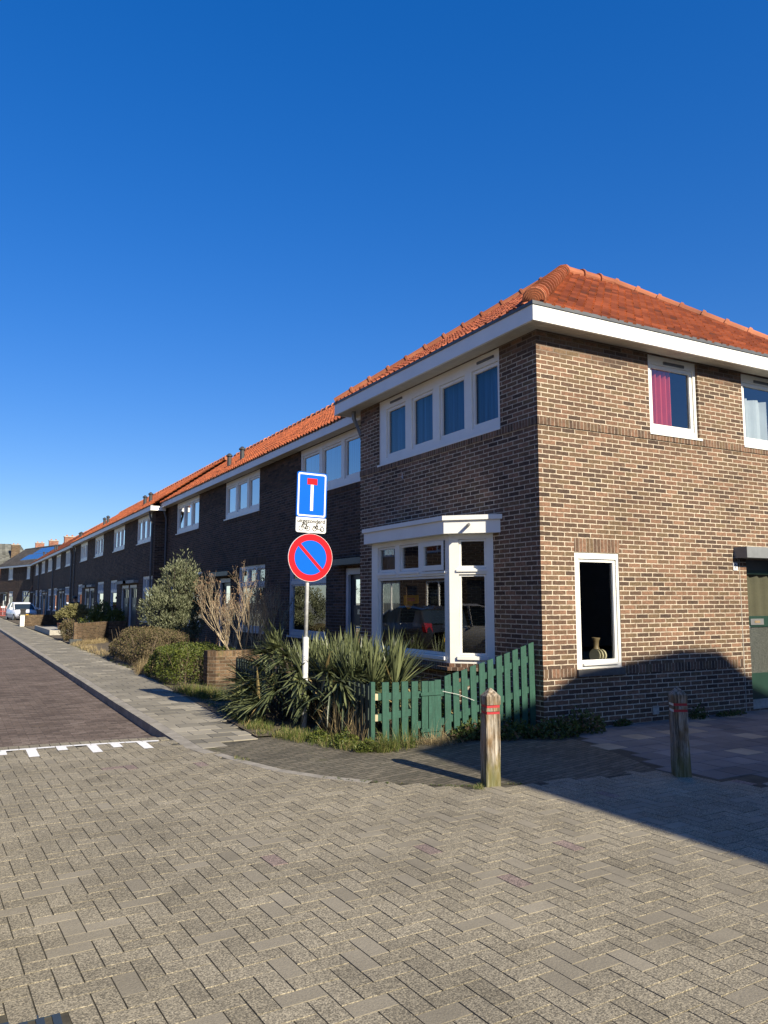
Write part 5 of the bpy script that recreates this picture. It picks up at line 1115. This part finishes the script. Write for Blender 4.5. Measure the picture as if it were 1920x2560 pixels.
weedpatch('low_garden_plants', 'low dark green plants in the garden bed under the bay window', 'garden plants', [(5.3, 8.2, 0.6, 0.25, 0.3), (5.5, 8.7, 0.35, 0.4, 0.4)], 500, 0.06)
# far garden shrubs
crown_shrub('garden_shrub', 'round yellowish garden shrub on thin bare stems behind the garden wall', 'shrub', (5.0, 40, 0.1), [((5.25, 40, 1.0), (0.55, 0.5, 0.36)), ((4.75, 40, 0.98), (0.5, 0.45, 0.28)), ((5.0, 40, 1.1), (0.5, 0.4, 0.3)), ((4.45, 40, 0.88), (0.3, 0.3, 0.16))], 2600, 0.09, 'bush_yellow', 3, 0.6, bark='pale_bark')
crown_shrub('garden_shrub', 'round dense green shrub just above the tan garden wall', 'shrub', (6.0, 34.6, 0), [((5.95, 34.6, 0.72), (0.52, 0.5, 0.5))], 1700, 0.085, 'hedge_green', 2, 0.55)
crown_shrub('garden_shrub', 'large dark bush in the shade under the ground floor windows', 'shrub', (5.85, 37.2, 0), [((5.85, 37, 0.85), (0.55, 0.8, 0.7)), ((6.0, 37.8, 1.0), (0.4, 0.6, 0.7)), ((5.4, 36.6, 0.6), (0.6, 0.6, 0.5))], 2600, 0.1, 'hedge_green', 3, 0.5)
crown_shrub('garden_shrub', 'brown dry hedge block on the near left of the tan brick pillar', 'hedge', (4.0, 33.5, 0), [((4.05, 33.2, 0.42), (0.28, 0.9, 0.42)), ((4.05, 34.0, 0.44), (0.28, 0.7, 0.42))], 3000, 0.06, 'hedge_brown', 3, 0.45, hollow=0.6)
weedpatch('wall_ivy', 'dry creeper lying on top of the tan garden wall', 'creeper', [(4.9, 32.2, 0.7, 0.5, 0.9)], 10, 0.06, 'hedge_brown')
# ------------------------------------------------------------------ things in the windows
t = thing('table_lamp', 'table lamp with pale shade and turned foot on the bay window ledge', 'lamp', (6.3, 10.3, 0.8))
mb = MB(); mb.lathe((6.3, 10.3, 0.80), [(0.075, 0), (0.07, 0.03), (0.025, 0.05), (0.03, 0.12), (0.045, 0.24), (0.05, 0.28), (0.02, 0.31), (0.03, 0.36), (0.012, 0.42)], 12); mb.build('foot', M['brown_ceramic'], t, smooth=True)
mb = MB(); mb.lathe((6.3, 10.3, 1.20), [(0.17, 0), (0.12, 0.24)], 20); mb.build('lamp_shade', M['lampshade'], t, smooth=True)
t = thing('table_lamp', 'table lamp with grey shade beside the inner post of the bay window', 'lamp', (6.35, 9.5, 0.8))
mb = MB(); mb.lathe((6.35, 9.5, 0.80), [(0.07, 0), (0.065, 0.03), (0.02, 0.05), (0.04, 0.2), (0.012, 0.42)], 12); mb.build('foot', M['black'], t, smooth=True)
mb = MB(); mb.lathe((6.35, 9.5, 1.2), [(0.19, 0), (0.11, 0.26)], 20); mb.build('lamp_shade', M['lampshade'], t, smooth=True)
mb = MB(); mb.box((6.02, 9.1, 0.76), (6.5, 11.3, 0.80)); tag(mb.build('window_ledge', M['plaster']), 'inner ledge behind the bay window with small things on it', 'ledge')
t = thing('yellow_flyer', 'yellow flyer with faded red print and torn lower corner, seen in the bay window', 'flyer', (6.0, 10.15, 1.45))
mb = MB(); X = 6.0
poly = [(10.38, 1.67), (9.94, 1.67), (9.94, 1.55), (10.1, 1.54), (10.19, 1.47), (10.25, 1.46), (10.38, 1.54)]
mb.face([(X, y, z) for y, z in poly]); mb.face([(X + 0.004, y, z) for y, z in poly][::-1])
for k in range(len(poly)):
    a, b_ = poly[k], poly[(k + 1) % len(poly)]; mb.face([(X, *a), (X, *b_), (X + 0.004, *b_), (X + 0.004, *a)])
mb.build('card', M['yellow'], t)
mb = MB()
for z in (1.612, 1.585):
    y = 10.27
    while y > 10.05: w = U(0.012, 0.03); mb.face([(X - 0.002, y, z), (X - 0.002, y - w, z), (X - 0.002, y - w, z + 0.016), (X - 0.002, y, z + 0.016)]); y -= w + 0.008
mb.build('print', M['red_band'], t)
t = thing('vase', 'black glazed vase with pale rim at the left of the narrow window', 'vase', (7.09, 7.87, 0.79))
mb = MB(); mb.lathe((7.12, 7.85, 0.79), [(0.05, 0), (0.07, 0.06), (0.065, 0.13), (0.035, 0.2), (0.03, 0.27), (0.042, 0.31)], 14); mb.build('body', M['black'], t, smooth=True)
mb = MB(); mb.lathe((7.12, 7.85, 0.79), [(0.0425, 0.312), (0.047, 0.32), (0.047, 0.335), (0.03, 0.335)], 14); mb.build('rim', M['ceramic'], t, smooth=True)
t = thing('vase', 'brown vase with three cream discs in front, at the right of the narrow window', 'vase', (7.47, 7.87, 0.79))
mb = MB(); mb.lathe((7.5, 7.89, 0.79), [(0.05, 0), (0.07, 0.07), (0.06, 0.14), (0.035, 0.2), (0.04, 0.27), (0.055, 0.3), (0.055, 0.315)], 14); mb.build('body', M['brown_ceramic'], t, smooth=True)
for k in range(3):
    mb = MB(); c = Vector((7.40 + 0.045 * k, 7.815 - 0.01 * k, 0.88)); mb.tube([c, c + Vector((0.022, 0.004, 0))], [0.085 - 0.004 * k, 0.078], 18); mb.build('disc', M['ceramic'], t)
mb = MB(); mb.box((6.96, 7.785, 0.75), (7.68, 8.0, 0.79)); tag(mb.build('window_ledge', M['plaster']), 'inner ledge of the narrow ground floor window carrying the vases', 'ledge')
mb = MB()
for k in range(14):
    a, b_ = 41.2 + k * 0.07, 41.2 + (k + 1) * 0.07; mb.face([(6.56 + 0.02 * (k % 2), a, 0.9), (6.56 + 0.02 * ((k + 1) % 2), b_, 0.9), (6.56 + 0.02 * ((k + 1) % 2), b_ - 0.25 * (k > 7), 1.93), (6.56 + 0.02 * (k % 2), a - 0.25 * (k > 7), 1.93)])
tag(mb.build('curtain', M['white_curtain']), 'white drape hanging in a ground window of the middle row', 'curtain')

# ------------------------------------------------------------------ cars
def car(label, loc, ang, paint, plate_txt=False, hatch=False, group=None):
    t = thing('parked_car', label, 'car', loc); ca, sa = math.cos(ang), math.sin(ang)
    def T(x, y, z): return (loc[0] + x * ca - y * sa, loc[1] + x * sa + y * ca, loc[2] + z)
    def loft(rings):
        mb = MB(); n = len(rings[0]); vs = [T(*p) for r in rings for p in r]
        fs = [(k * n + j, k * n + (j + 1) % n, (k + 1) * n + (j + 1) % n, (k + 1) * n + j) for k in range(len(rings) - 1) for j in range(n)]
        fs += [tuple(range(n)), tuple((len(rings) - 1) * n + j for j in range(n))[::-1]]; mb.mesh(vs, fs); return mb
    #   y (front +), half width, bottom, belt, crown
    st = [(-2.08, 0.62, 0.42, 0.72, 0.02), (-2.02, 0.78, 0.30, 0.90, 0.03), (-1.7, 0.85, 0.22, 1.0, 0.03), (-0.9, 0.88, 0.2, 1.0, 0.02), (0.2, 0.88, 0.2, 0.97, 0.02), (0.85, 0.87, 0.2, 0.95, 0.05), (1.45, 0.83, 0.22, 0.86, 0.06), (1.85, 0.76, 0.26, 0.74, 0.05), (2.03, 0.62, 0.34, 0.62, 0.03)]
    def rg(y, w, b_, h, c): return [(-w * 0.86, y, b_), (w * 0.86, y, b_), (w, y, b_ + 0.16), (w * 1.01, y, (b_ + h) / 2), (w * 0.97, y, h - 0.05), (w * 0.86, y, h + 0.01), (w * 0.4, y, h + c), (-w * 0.4, y, h + c), (-w * 0.86, y, h + 0.01), (-w * 0.97, y, h - 0.05), (-w * 1.01, y, (b_ + h) / 2), (-w, y, b_ + 0.16)]
    body = loft([rg(*s) for s in st]).build('body', M[paint], t, smooth=True)
    rear = -1.95 if hatch else -1.85
    cab = [(rear, 0.74, 0.99, 1.0), (rear + 0.35, 0.72, 0.98, 1.40), (-0.7, 0.69, 0.98, 1.5), (0.0, 0.68, 0.97, 1.49), (0.45, 0.69, 0.96, 1.38), (1.15, 0.74, 0.93, 0.95)]
    def cg(y, w, b_, h): return [(-w - 0.06, y, b_), (w + 0.06, y, b_), (w, y, max(b_ + 0.005, h - 0.06)), (w * 0.85, y, h), (-w * 0.85, y, h), (-w, y, max(b_ + 0.005, h - 0.06))]
    loft([cg(*s) for s in cab]).build('window_glass', M['car_glass'], t)
    rf = [(rear + 0.33, 0.70, 1.395, 1.42), (-0.7, 0.69, 1.47, 1.52), (0.0, 0.68, 1.46, 1.51), (0.42, 0.68, 1.365, 1.40)]
    loft([[(-w, y, a), (w, y, a), (w * 0.84, y, b_), (-w * 0.84, y, b_)] for y, w, a, b_ in rf]).build('roof', M[paint], t)
    for s in (-1, 1):
        mb = MB()
        for pts in ([(0.70 * s, 0.43, 1.37), (0.79 * s, 1.13, 0.95)], [(0.705 * s, -0.35, 1.47), (0.86 * s, -0.35, 0.97)], [(0.72 * s, rear + 0.35, 1.38), (0.80 * s, rear + 0.05, 0.99)]): mb.tube([T(*p) for p in pts], 0.035, 6)
        mb.build('pillar', M[paint], t)
        mb = MB(); c = (0.97 * s, 0.78, 1.03); mb.hexa([T(c[0] + a * 0.1, c[1] + b_ * 0.06, c[2] + q * 0.07) for q in (-1, 1) for a, b_ in ((-1, -1), (1, -1), (1, 1), (-1, 1))]); mb.build('mirror', M[paint if paint != 'car_silver' else 'black'], t)
        mb = MB(); mb.hexa([T(*p) for p in ((0.46 * s, 1.93, 0.58), (0.74 * s, 1.80, 0.60), (0.74 * s, 1.70, 0.62), (0.46 * s, 1.8, 0.6), (0.48 * s, 1.91, 0.68), (0.76 * s, 1.74, 0.78), (0.76 * s, 1.6, 0.78), (0.48 * s, 1.75, 0.72))]); mb.build('headlight', M['lamp_clear'], t)
        mb = MB(); mb.hexa([T(*p) for p in ((0.6 * s, -2.07, 0.72), (0.8 * s, -2.0, 0.74), (0.82 * s, -1.85, 0.74), (0.6 * s, -1.9, 0.74), (0.62 * s, -2.03, 1.0), (0.84 * s, -1.95, 1.02), (0.83 * s, -1.8, 1.02), (0.62 * s, -1.9, 1.0))]); mb.build('tail_light', M['lamp_red'], t)
        for y in (-1.28, 1.28):
            c = Vector((0.80 * s, y, 0.31)); o = Vector((0.12 * s, 0, 0))
            mb = MB(); mb.tube([T(*(c - o * 0.7)), T(*(c + o * 0.62)), T(*(c + o * 0.7))], [0.31, 0.31, 0.28], 20); w = mb.build('wheel', M['rubber'], t)
            mb = MB(); mb.tube([T(*(c + o * 0.5)), T(*(c + o * 0.75))], [0.2, 0.19], 14); mb.build('rim', M['steel'], w)
    mb = MB(); mb.hexa([T(*p) for p in ((-0.5, 2.05, 0.36), (0.5, 2.05, 0.36), (0.5, 1.9, 0.36), (-0.5, 1.9, 0.36), (-0.45, 2.03, 0.55), (0.45, 2.03, 0.55), (0.45, 1.9, 0.55), (-0.45, 1.9, 0.55))]); mb.build('grille', M['black'], t)
    for y, d in ((2.06, 1), (-2.10, -1)):
        mb = MB(); mb.hexa([T(x, y + e * 0.012 * d, z) for z in (0.45, 0.56) for x, e in ((-0.26, 0), (0.26, 0), (0.26, 1), (-0.26, 1))]); mb.build('number_plate', M['plate'], t)
    return t
car('white hatchback parked by the garden wall at the far end of the street', (4.9, 70.6, -0.1), R(180 + 8), 'car_white')
car('dark hatchback with red tail lamps, seen mirrored in the bay window', (-1.25, 22.2, -0.1), 0, 'car_dark', hatch=True)
car('silver car, seen mirrored in the side pane of the bay window', (-1.15, 4.0, 0.0), R(180), 'car_silver')

# ------------------------------------------------------------------ barrier, person, garden pole
t = thing('safety_barrier', 'red and white plastic barrier fence across the far end of the street', 'barrier', (3.6, 83, -0.1))
for k in range(6):
    x = 2.0 + k * 0.62; mb = MB(); mb.box((x, 83, 0.1), (x + 0.58, 83.05, 0.16)); mb.box((x, 83, 0.9), (x + 0.58, 83.05, 1.0)); mb.box((x, 83, 0.5), (x + 0.58, 83.05, 0.58))
    for q in range(7): mb.box((x + q * 0.09, 83.01, 0.1), (x + q * 0.09 + 0.035, 83.04, 0.95))
    mb.build('panel', M['barrier'], t)
    mb = MB(); mb.box((x + 0.1, 82.97, 0.86), (x + 0.45, 82.995, 1.02)); mb.build('white_strip', M['sign_white'], t)
mb = MB(); mb.tube([(5.85, 85.0, 1.2), (6.9, 84.5, 3.3)], 0.045, 6); tag(mb.build('slanted_pole', M['red_brick']), 'thin reddish pole leaning in front of the house with solar panels', 'pole')
def skin_mesh(verts, edges, radii, name, mat, parent, root=0, sub=1):
    me = bpy.data.meshes.new(name); o0 = Vector(ORG[parent.name]); me.from_pydata([Vector(v) - o0 for v in verts], edges, [])
    o = bpy.data.objects.new(name + '_tmp', me); col.objects.link(o)
    o.modifiers.new('s', 'SKIN'); 
    for k, r in enumerate(radii): me.skin_vertices[0].data[k].radius = (r, r) if not hasattr(r, '__len__') else r
    me.skin_vertices[0].data[root].use_root = True
    ss = o.modifiers.new('d', 'SUBSURF'); ss.levels = sub; ss.render_levels = sub
    dg = bpy.context.evaluated_depsgraph_get(); m2 = bpy.data.meshes.new_from_object(o.evaluated_get(dg)); bpy.data.objects.remove(o)
    m2.name = name; m2.materials.clear(); m2.materials.append(mat); m2.polygons.foreach_set('use_smooth', [True] * len(m2.polygons))
    r = bpy.data.objects.new(name, m2); col.objects.link(r); r.parent = parent; ORG[r.name] = ORG[parent.name]; return r
hx, hy = 5.42, 43.0
t = thing('person', 'person in dark cap and black, yellow and red jacket behind the yellowish shrub', 'person', (hx, hy, 0))
V = [(hx, hy, 0.95), (hx, hy, 1.15), (hx, hy, 1.38), (hx, hy, 1.48), (hx, hy - 0.02, 1.56), (hx, hy - 0.03, 1.68), (hx - 0.2, hy, 1.42), (hx - 0.27, hy - 0.05, 1.15), (hx - 0.2, hy - 0.25, 1.0), (hx + 0.2, hy, 1.42), (hx + 0.27, hy - 0.05, 1.15), (hx + 0.2, hy - 0.25, 1.0), (hx - 0.1, hy, 0.88), (hx - 0.11, hy, 0.48), (hx - 0.11, hy + 0.02, 0.05), (hx - 0.11, hy - 0.15, 0.04), (hx + 0.1, hy, 0.88), (hx + 0.11, hy, 0.48), (hx + 0.11, hy + 0.02, 0.05), (hx + 0.11, hy - 0.15, 0.04)]
E_ = [(0, 1), (1, 2), (2, 3), (3, 4), (4, 5), (2, 6), (6, 7), (7, 8), (2, 9), (9, 10), (10, 11), (0, 12), (12, 13), (13, 14), (14, 15), (0, 16), (16, 17), (17, 18), (18, 19)]
skin_mesh(V, E_, [0.15, 0.15, 0.16, 0.07, 0.07, 0.1, 0.07, 0.05, 0.04, 0.07, 0.05, 0.04, 0.1, 0.07, 0.05, 0.04, 0.1, 0.07, 0.05, 0.04], 'body', M['skin'], t)
def jacket_mat():
    m, nt, b = newmat('banded_jacket'); P = geopos(nt); sp = nd(nt, 'SeparateXYZ', {0: P})
    z = mth(nt, 'SUBTRACT', sp.outputs[2], 0.9)
    nt.links.new(ramp(nt, z, [(0.0, (0.03, 0.03, 0.03)), (0.28, (0.22, 0.015, 0.015)), (0.43, (0.33, 0.27, 0.06)), (0.53, (0.01, 0.01, 0.012))], 'CONSTANT'), b.inputs['Base Color']); b.inputs['Roughness'].default_value = 0.9; return m
J = [0, 1, 2, 3, 6, 7, 9, 10]; jm = {k: i for i, k in enumerate(J)}
skin_mesh([V[k] for k in J], [(jm[a], jm[b_]) for a, b_ in E_ if a in jm and b_ in jm], [0.17, 0.18, 0.19, 0.09, 0.1, 0.075, 0.1, 0.075], 'jacket', jacket_mat(), t)
L_ = [0, 12, 13, 14, 16, 17, 18]; lm = {k: i for i, k in enumerate(L_)}
skin_mesh([V[k] for k in L_], [(lm[a], lm[b_]) for a, b_ in E_ if a in lm and b_ in lm], [0.17, 0.12, 0.085, 0.07, 0.12, 0.085, 0.07], 'trousers', M['door_dark'], t)
mb = MB(); mb.lathe((hx, hy - 0.03, 1.66), [(0.125, 0), (0.125, 0.06), (0.10, 0.12), (0.02, 0.15)], 14); mb.hexa([(hx - 0.08, hy - 0.26, 1.66), (hx + 0.08, hy - 0.26, 1.66), (hx + 0.09, hy - 0.1, 1.67), (hx - 0.09, hy - 0.1, 1.67), (hx - 0.08, hy - 0.26, 1.675), (hx + 0.08, hy - 0.26, 1.675), (hx + 0.09, hy - 0.1, 1.69), (hx - 0.09, hy - 0.1, 1.69)]); mb.build('cap', M['black'], t)

# ------------------------------------------------------------------ neighbours outside the frame (they shade the corner and show in the glass)
t = thing('neighbour_house', 'brick house with a low gable across the side street, outside the picture, shading the corner', 'house', (10.5, -9, 0))
GX = [(6.25, 0), (6.25, 7.38), (8.35, 8.0), (8.82, 8.22), (10.72, 8.46), (11.47, 8.42), (12.0, 8.08), (14.42, 7.2), (14.42, 0)]
mb = MB(); mb.face([(x, -5, z) for x, z in GX]); mb.face([(x, -13, z) for x, z in GX][::-1])
mb.face([(6.25, -5, 0), (6.25, -13, 0), (6.25, -13, 7.38), (6.25, -5, 7.38)]); mb.face([(14.42, -5, 0), (14.42, -13, 0), (14.42, -13, 7.2), (14.42, -5, 7.2)]); mb.build('wall', M['brick_row'], t)
mb = MB(); up_ = GX[1:-1]
for (x0, z0), (x1, z1) in zip(up_, up_[1:]): mb.face([(x0, -5.0, z0 + 0.005), (x1, -5.0, z1 + 0.005), (x1, -13.0, z1 + 0.005), (x0, -13.0, z0 + 0.005)])
mb.build('roof', M['terracotta'], t, attr=True)
t2 = thing('neighbour_house', 'second brick house across the side street, outside the picture on the right', 'house', (23, -9, 0))
mb = MB(); mb.box((14.5, -13, 0), (34, -5.3, 6.6)); mb.build('wall', M['brick_row'], t2)
mb = MB(); mb.cc = (0.4, 0.3, 0.1); mb.face([(14.45, -5.2, 6.61), (34, -5.2, 6.61), (34, -9, 7.6), (14.45, -9, 7.6)]); mb.face([(14.45, -9, 7.6), (34, -9, 7.6), (34, -13, 6.61), (14.45, -13, 6.61)]); mb.build('roof', M['terracotta'], t2, attr=True)
FN = Fr((0, -5, 0), (1, 0, 0), (0, 1, 0))
for u in (7.0, 9.6, 12.2):
    for z in (0.9, 3.8): window(FN, u, u + 1.2, z, z + 1.3, [(u + 0.08, u + 1.12, z + 0.1, z + 1.22)], t, d=0.03, sash=0.0)
FO = Fr((-7.5, 0, 0), (0, 1, 0), (1, 0, 0))
for k in range(-2, 4):
    u0 = 3 + k * 8.5; t = thing('opposite_house', 'brick terrace house on the other side of the street, outside the picture', 'house', (-10.5, u0 + 4, 0), 'houses across the street outside the picture')
    hs = [(u0 + 1, u0 + 3.2, 0.8, 2.5), (u0 + 4.0, u0 + 5.0, 0.02, 2.3), (u0 + 1.0, u0 + 3.2, 3.8, 4.95), (u0 + 5.2, u0 + 7.4, 3.8, 4.95), (u0 + 5.6, u0 + 7.6, 0.8, 2.5)]
    mb = MB(); wall(mb, FO, u0, u0 + 8.5, 0, 5, hs)
    mb.face([(-13.5, u0, 0), (-13.5, u0 + 8.5, 0), (-13.5, u0 + 8.5, 5), (-13.5, u0, 5)]); mb.build('wall', M['brick_row'], t)
    mb = MB(); mb.box((-10.2, u0 + 0.05, 0.1), (-10.0, u0 + 8.45, 5)); mb.box((-10.0, u0 + 0.05, 2.7), (-7.7, u0 + 8.45, 2.8)); mb.build('interior', M['plaster'], t)
    for h in hs:
        if h[2] < 0.1: mb = MB(); fbox(mb, FO, h[0], h[1], h[2], h[3], -0.09, -0.05); mb.build('door', M['door_dark'], t)
        else: window(FO, *h, [(h[0] + 0.08, (h[0] + h[1]) / 2 - 0.04, h[2] + 0.1, h[3] - 0.08), ((h[0] + h[1]) / 2 + 0.04, h[1] - 0.08, h[2] + 0.1, h[3] - 0.08)], t, sash=0.0, curtains=[(h[0], h[0] + 0.5, h[2], h[3], 'white_curtain', -0.2, 0.02, 0.2)])
    mb = MB(); mb.face([(-7.25, u0, 5.1), (-7.25, u0 + 8.5, 5.1), (-10.3, u0 + 8.5, 7.3), (-10.3, u0, 7.3)]); mb.face([(-10.3, u0, 7.3), (-10.3, u0 + 8.5, 7.3), (-13.5, u0 + 8.5, 5.0), (-13.5, u0, 5.0)]); mb.build('roof', M['terracotta'], t, attr=True)
    mb = MB(); mb.box((-7.47, u0, 4.95), (-7.2, u0 + 8.49, 5.12)); mb.build('fascia', M['white_board'], t)
bpy.context.view_layer.update()
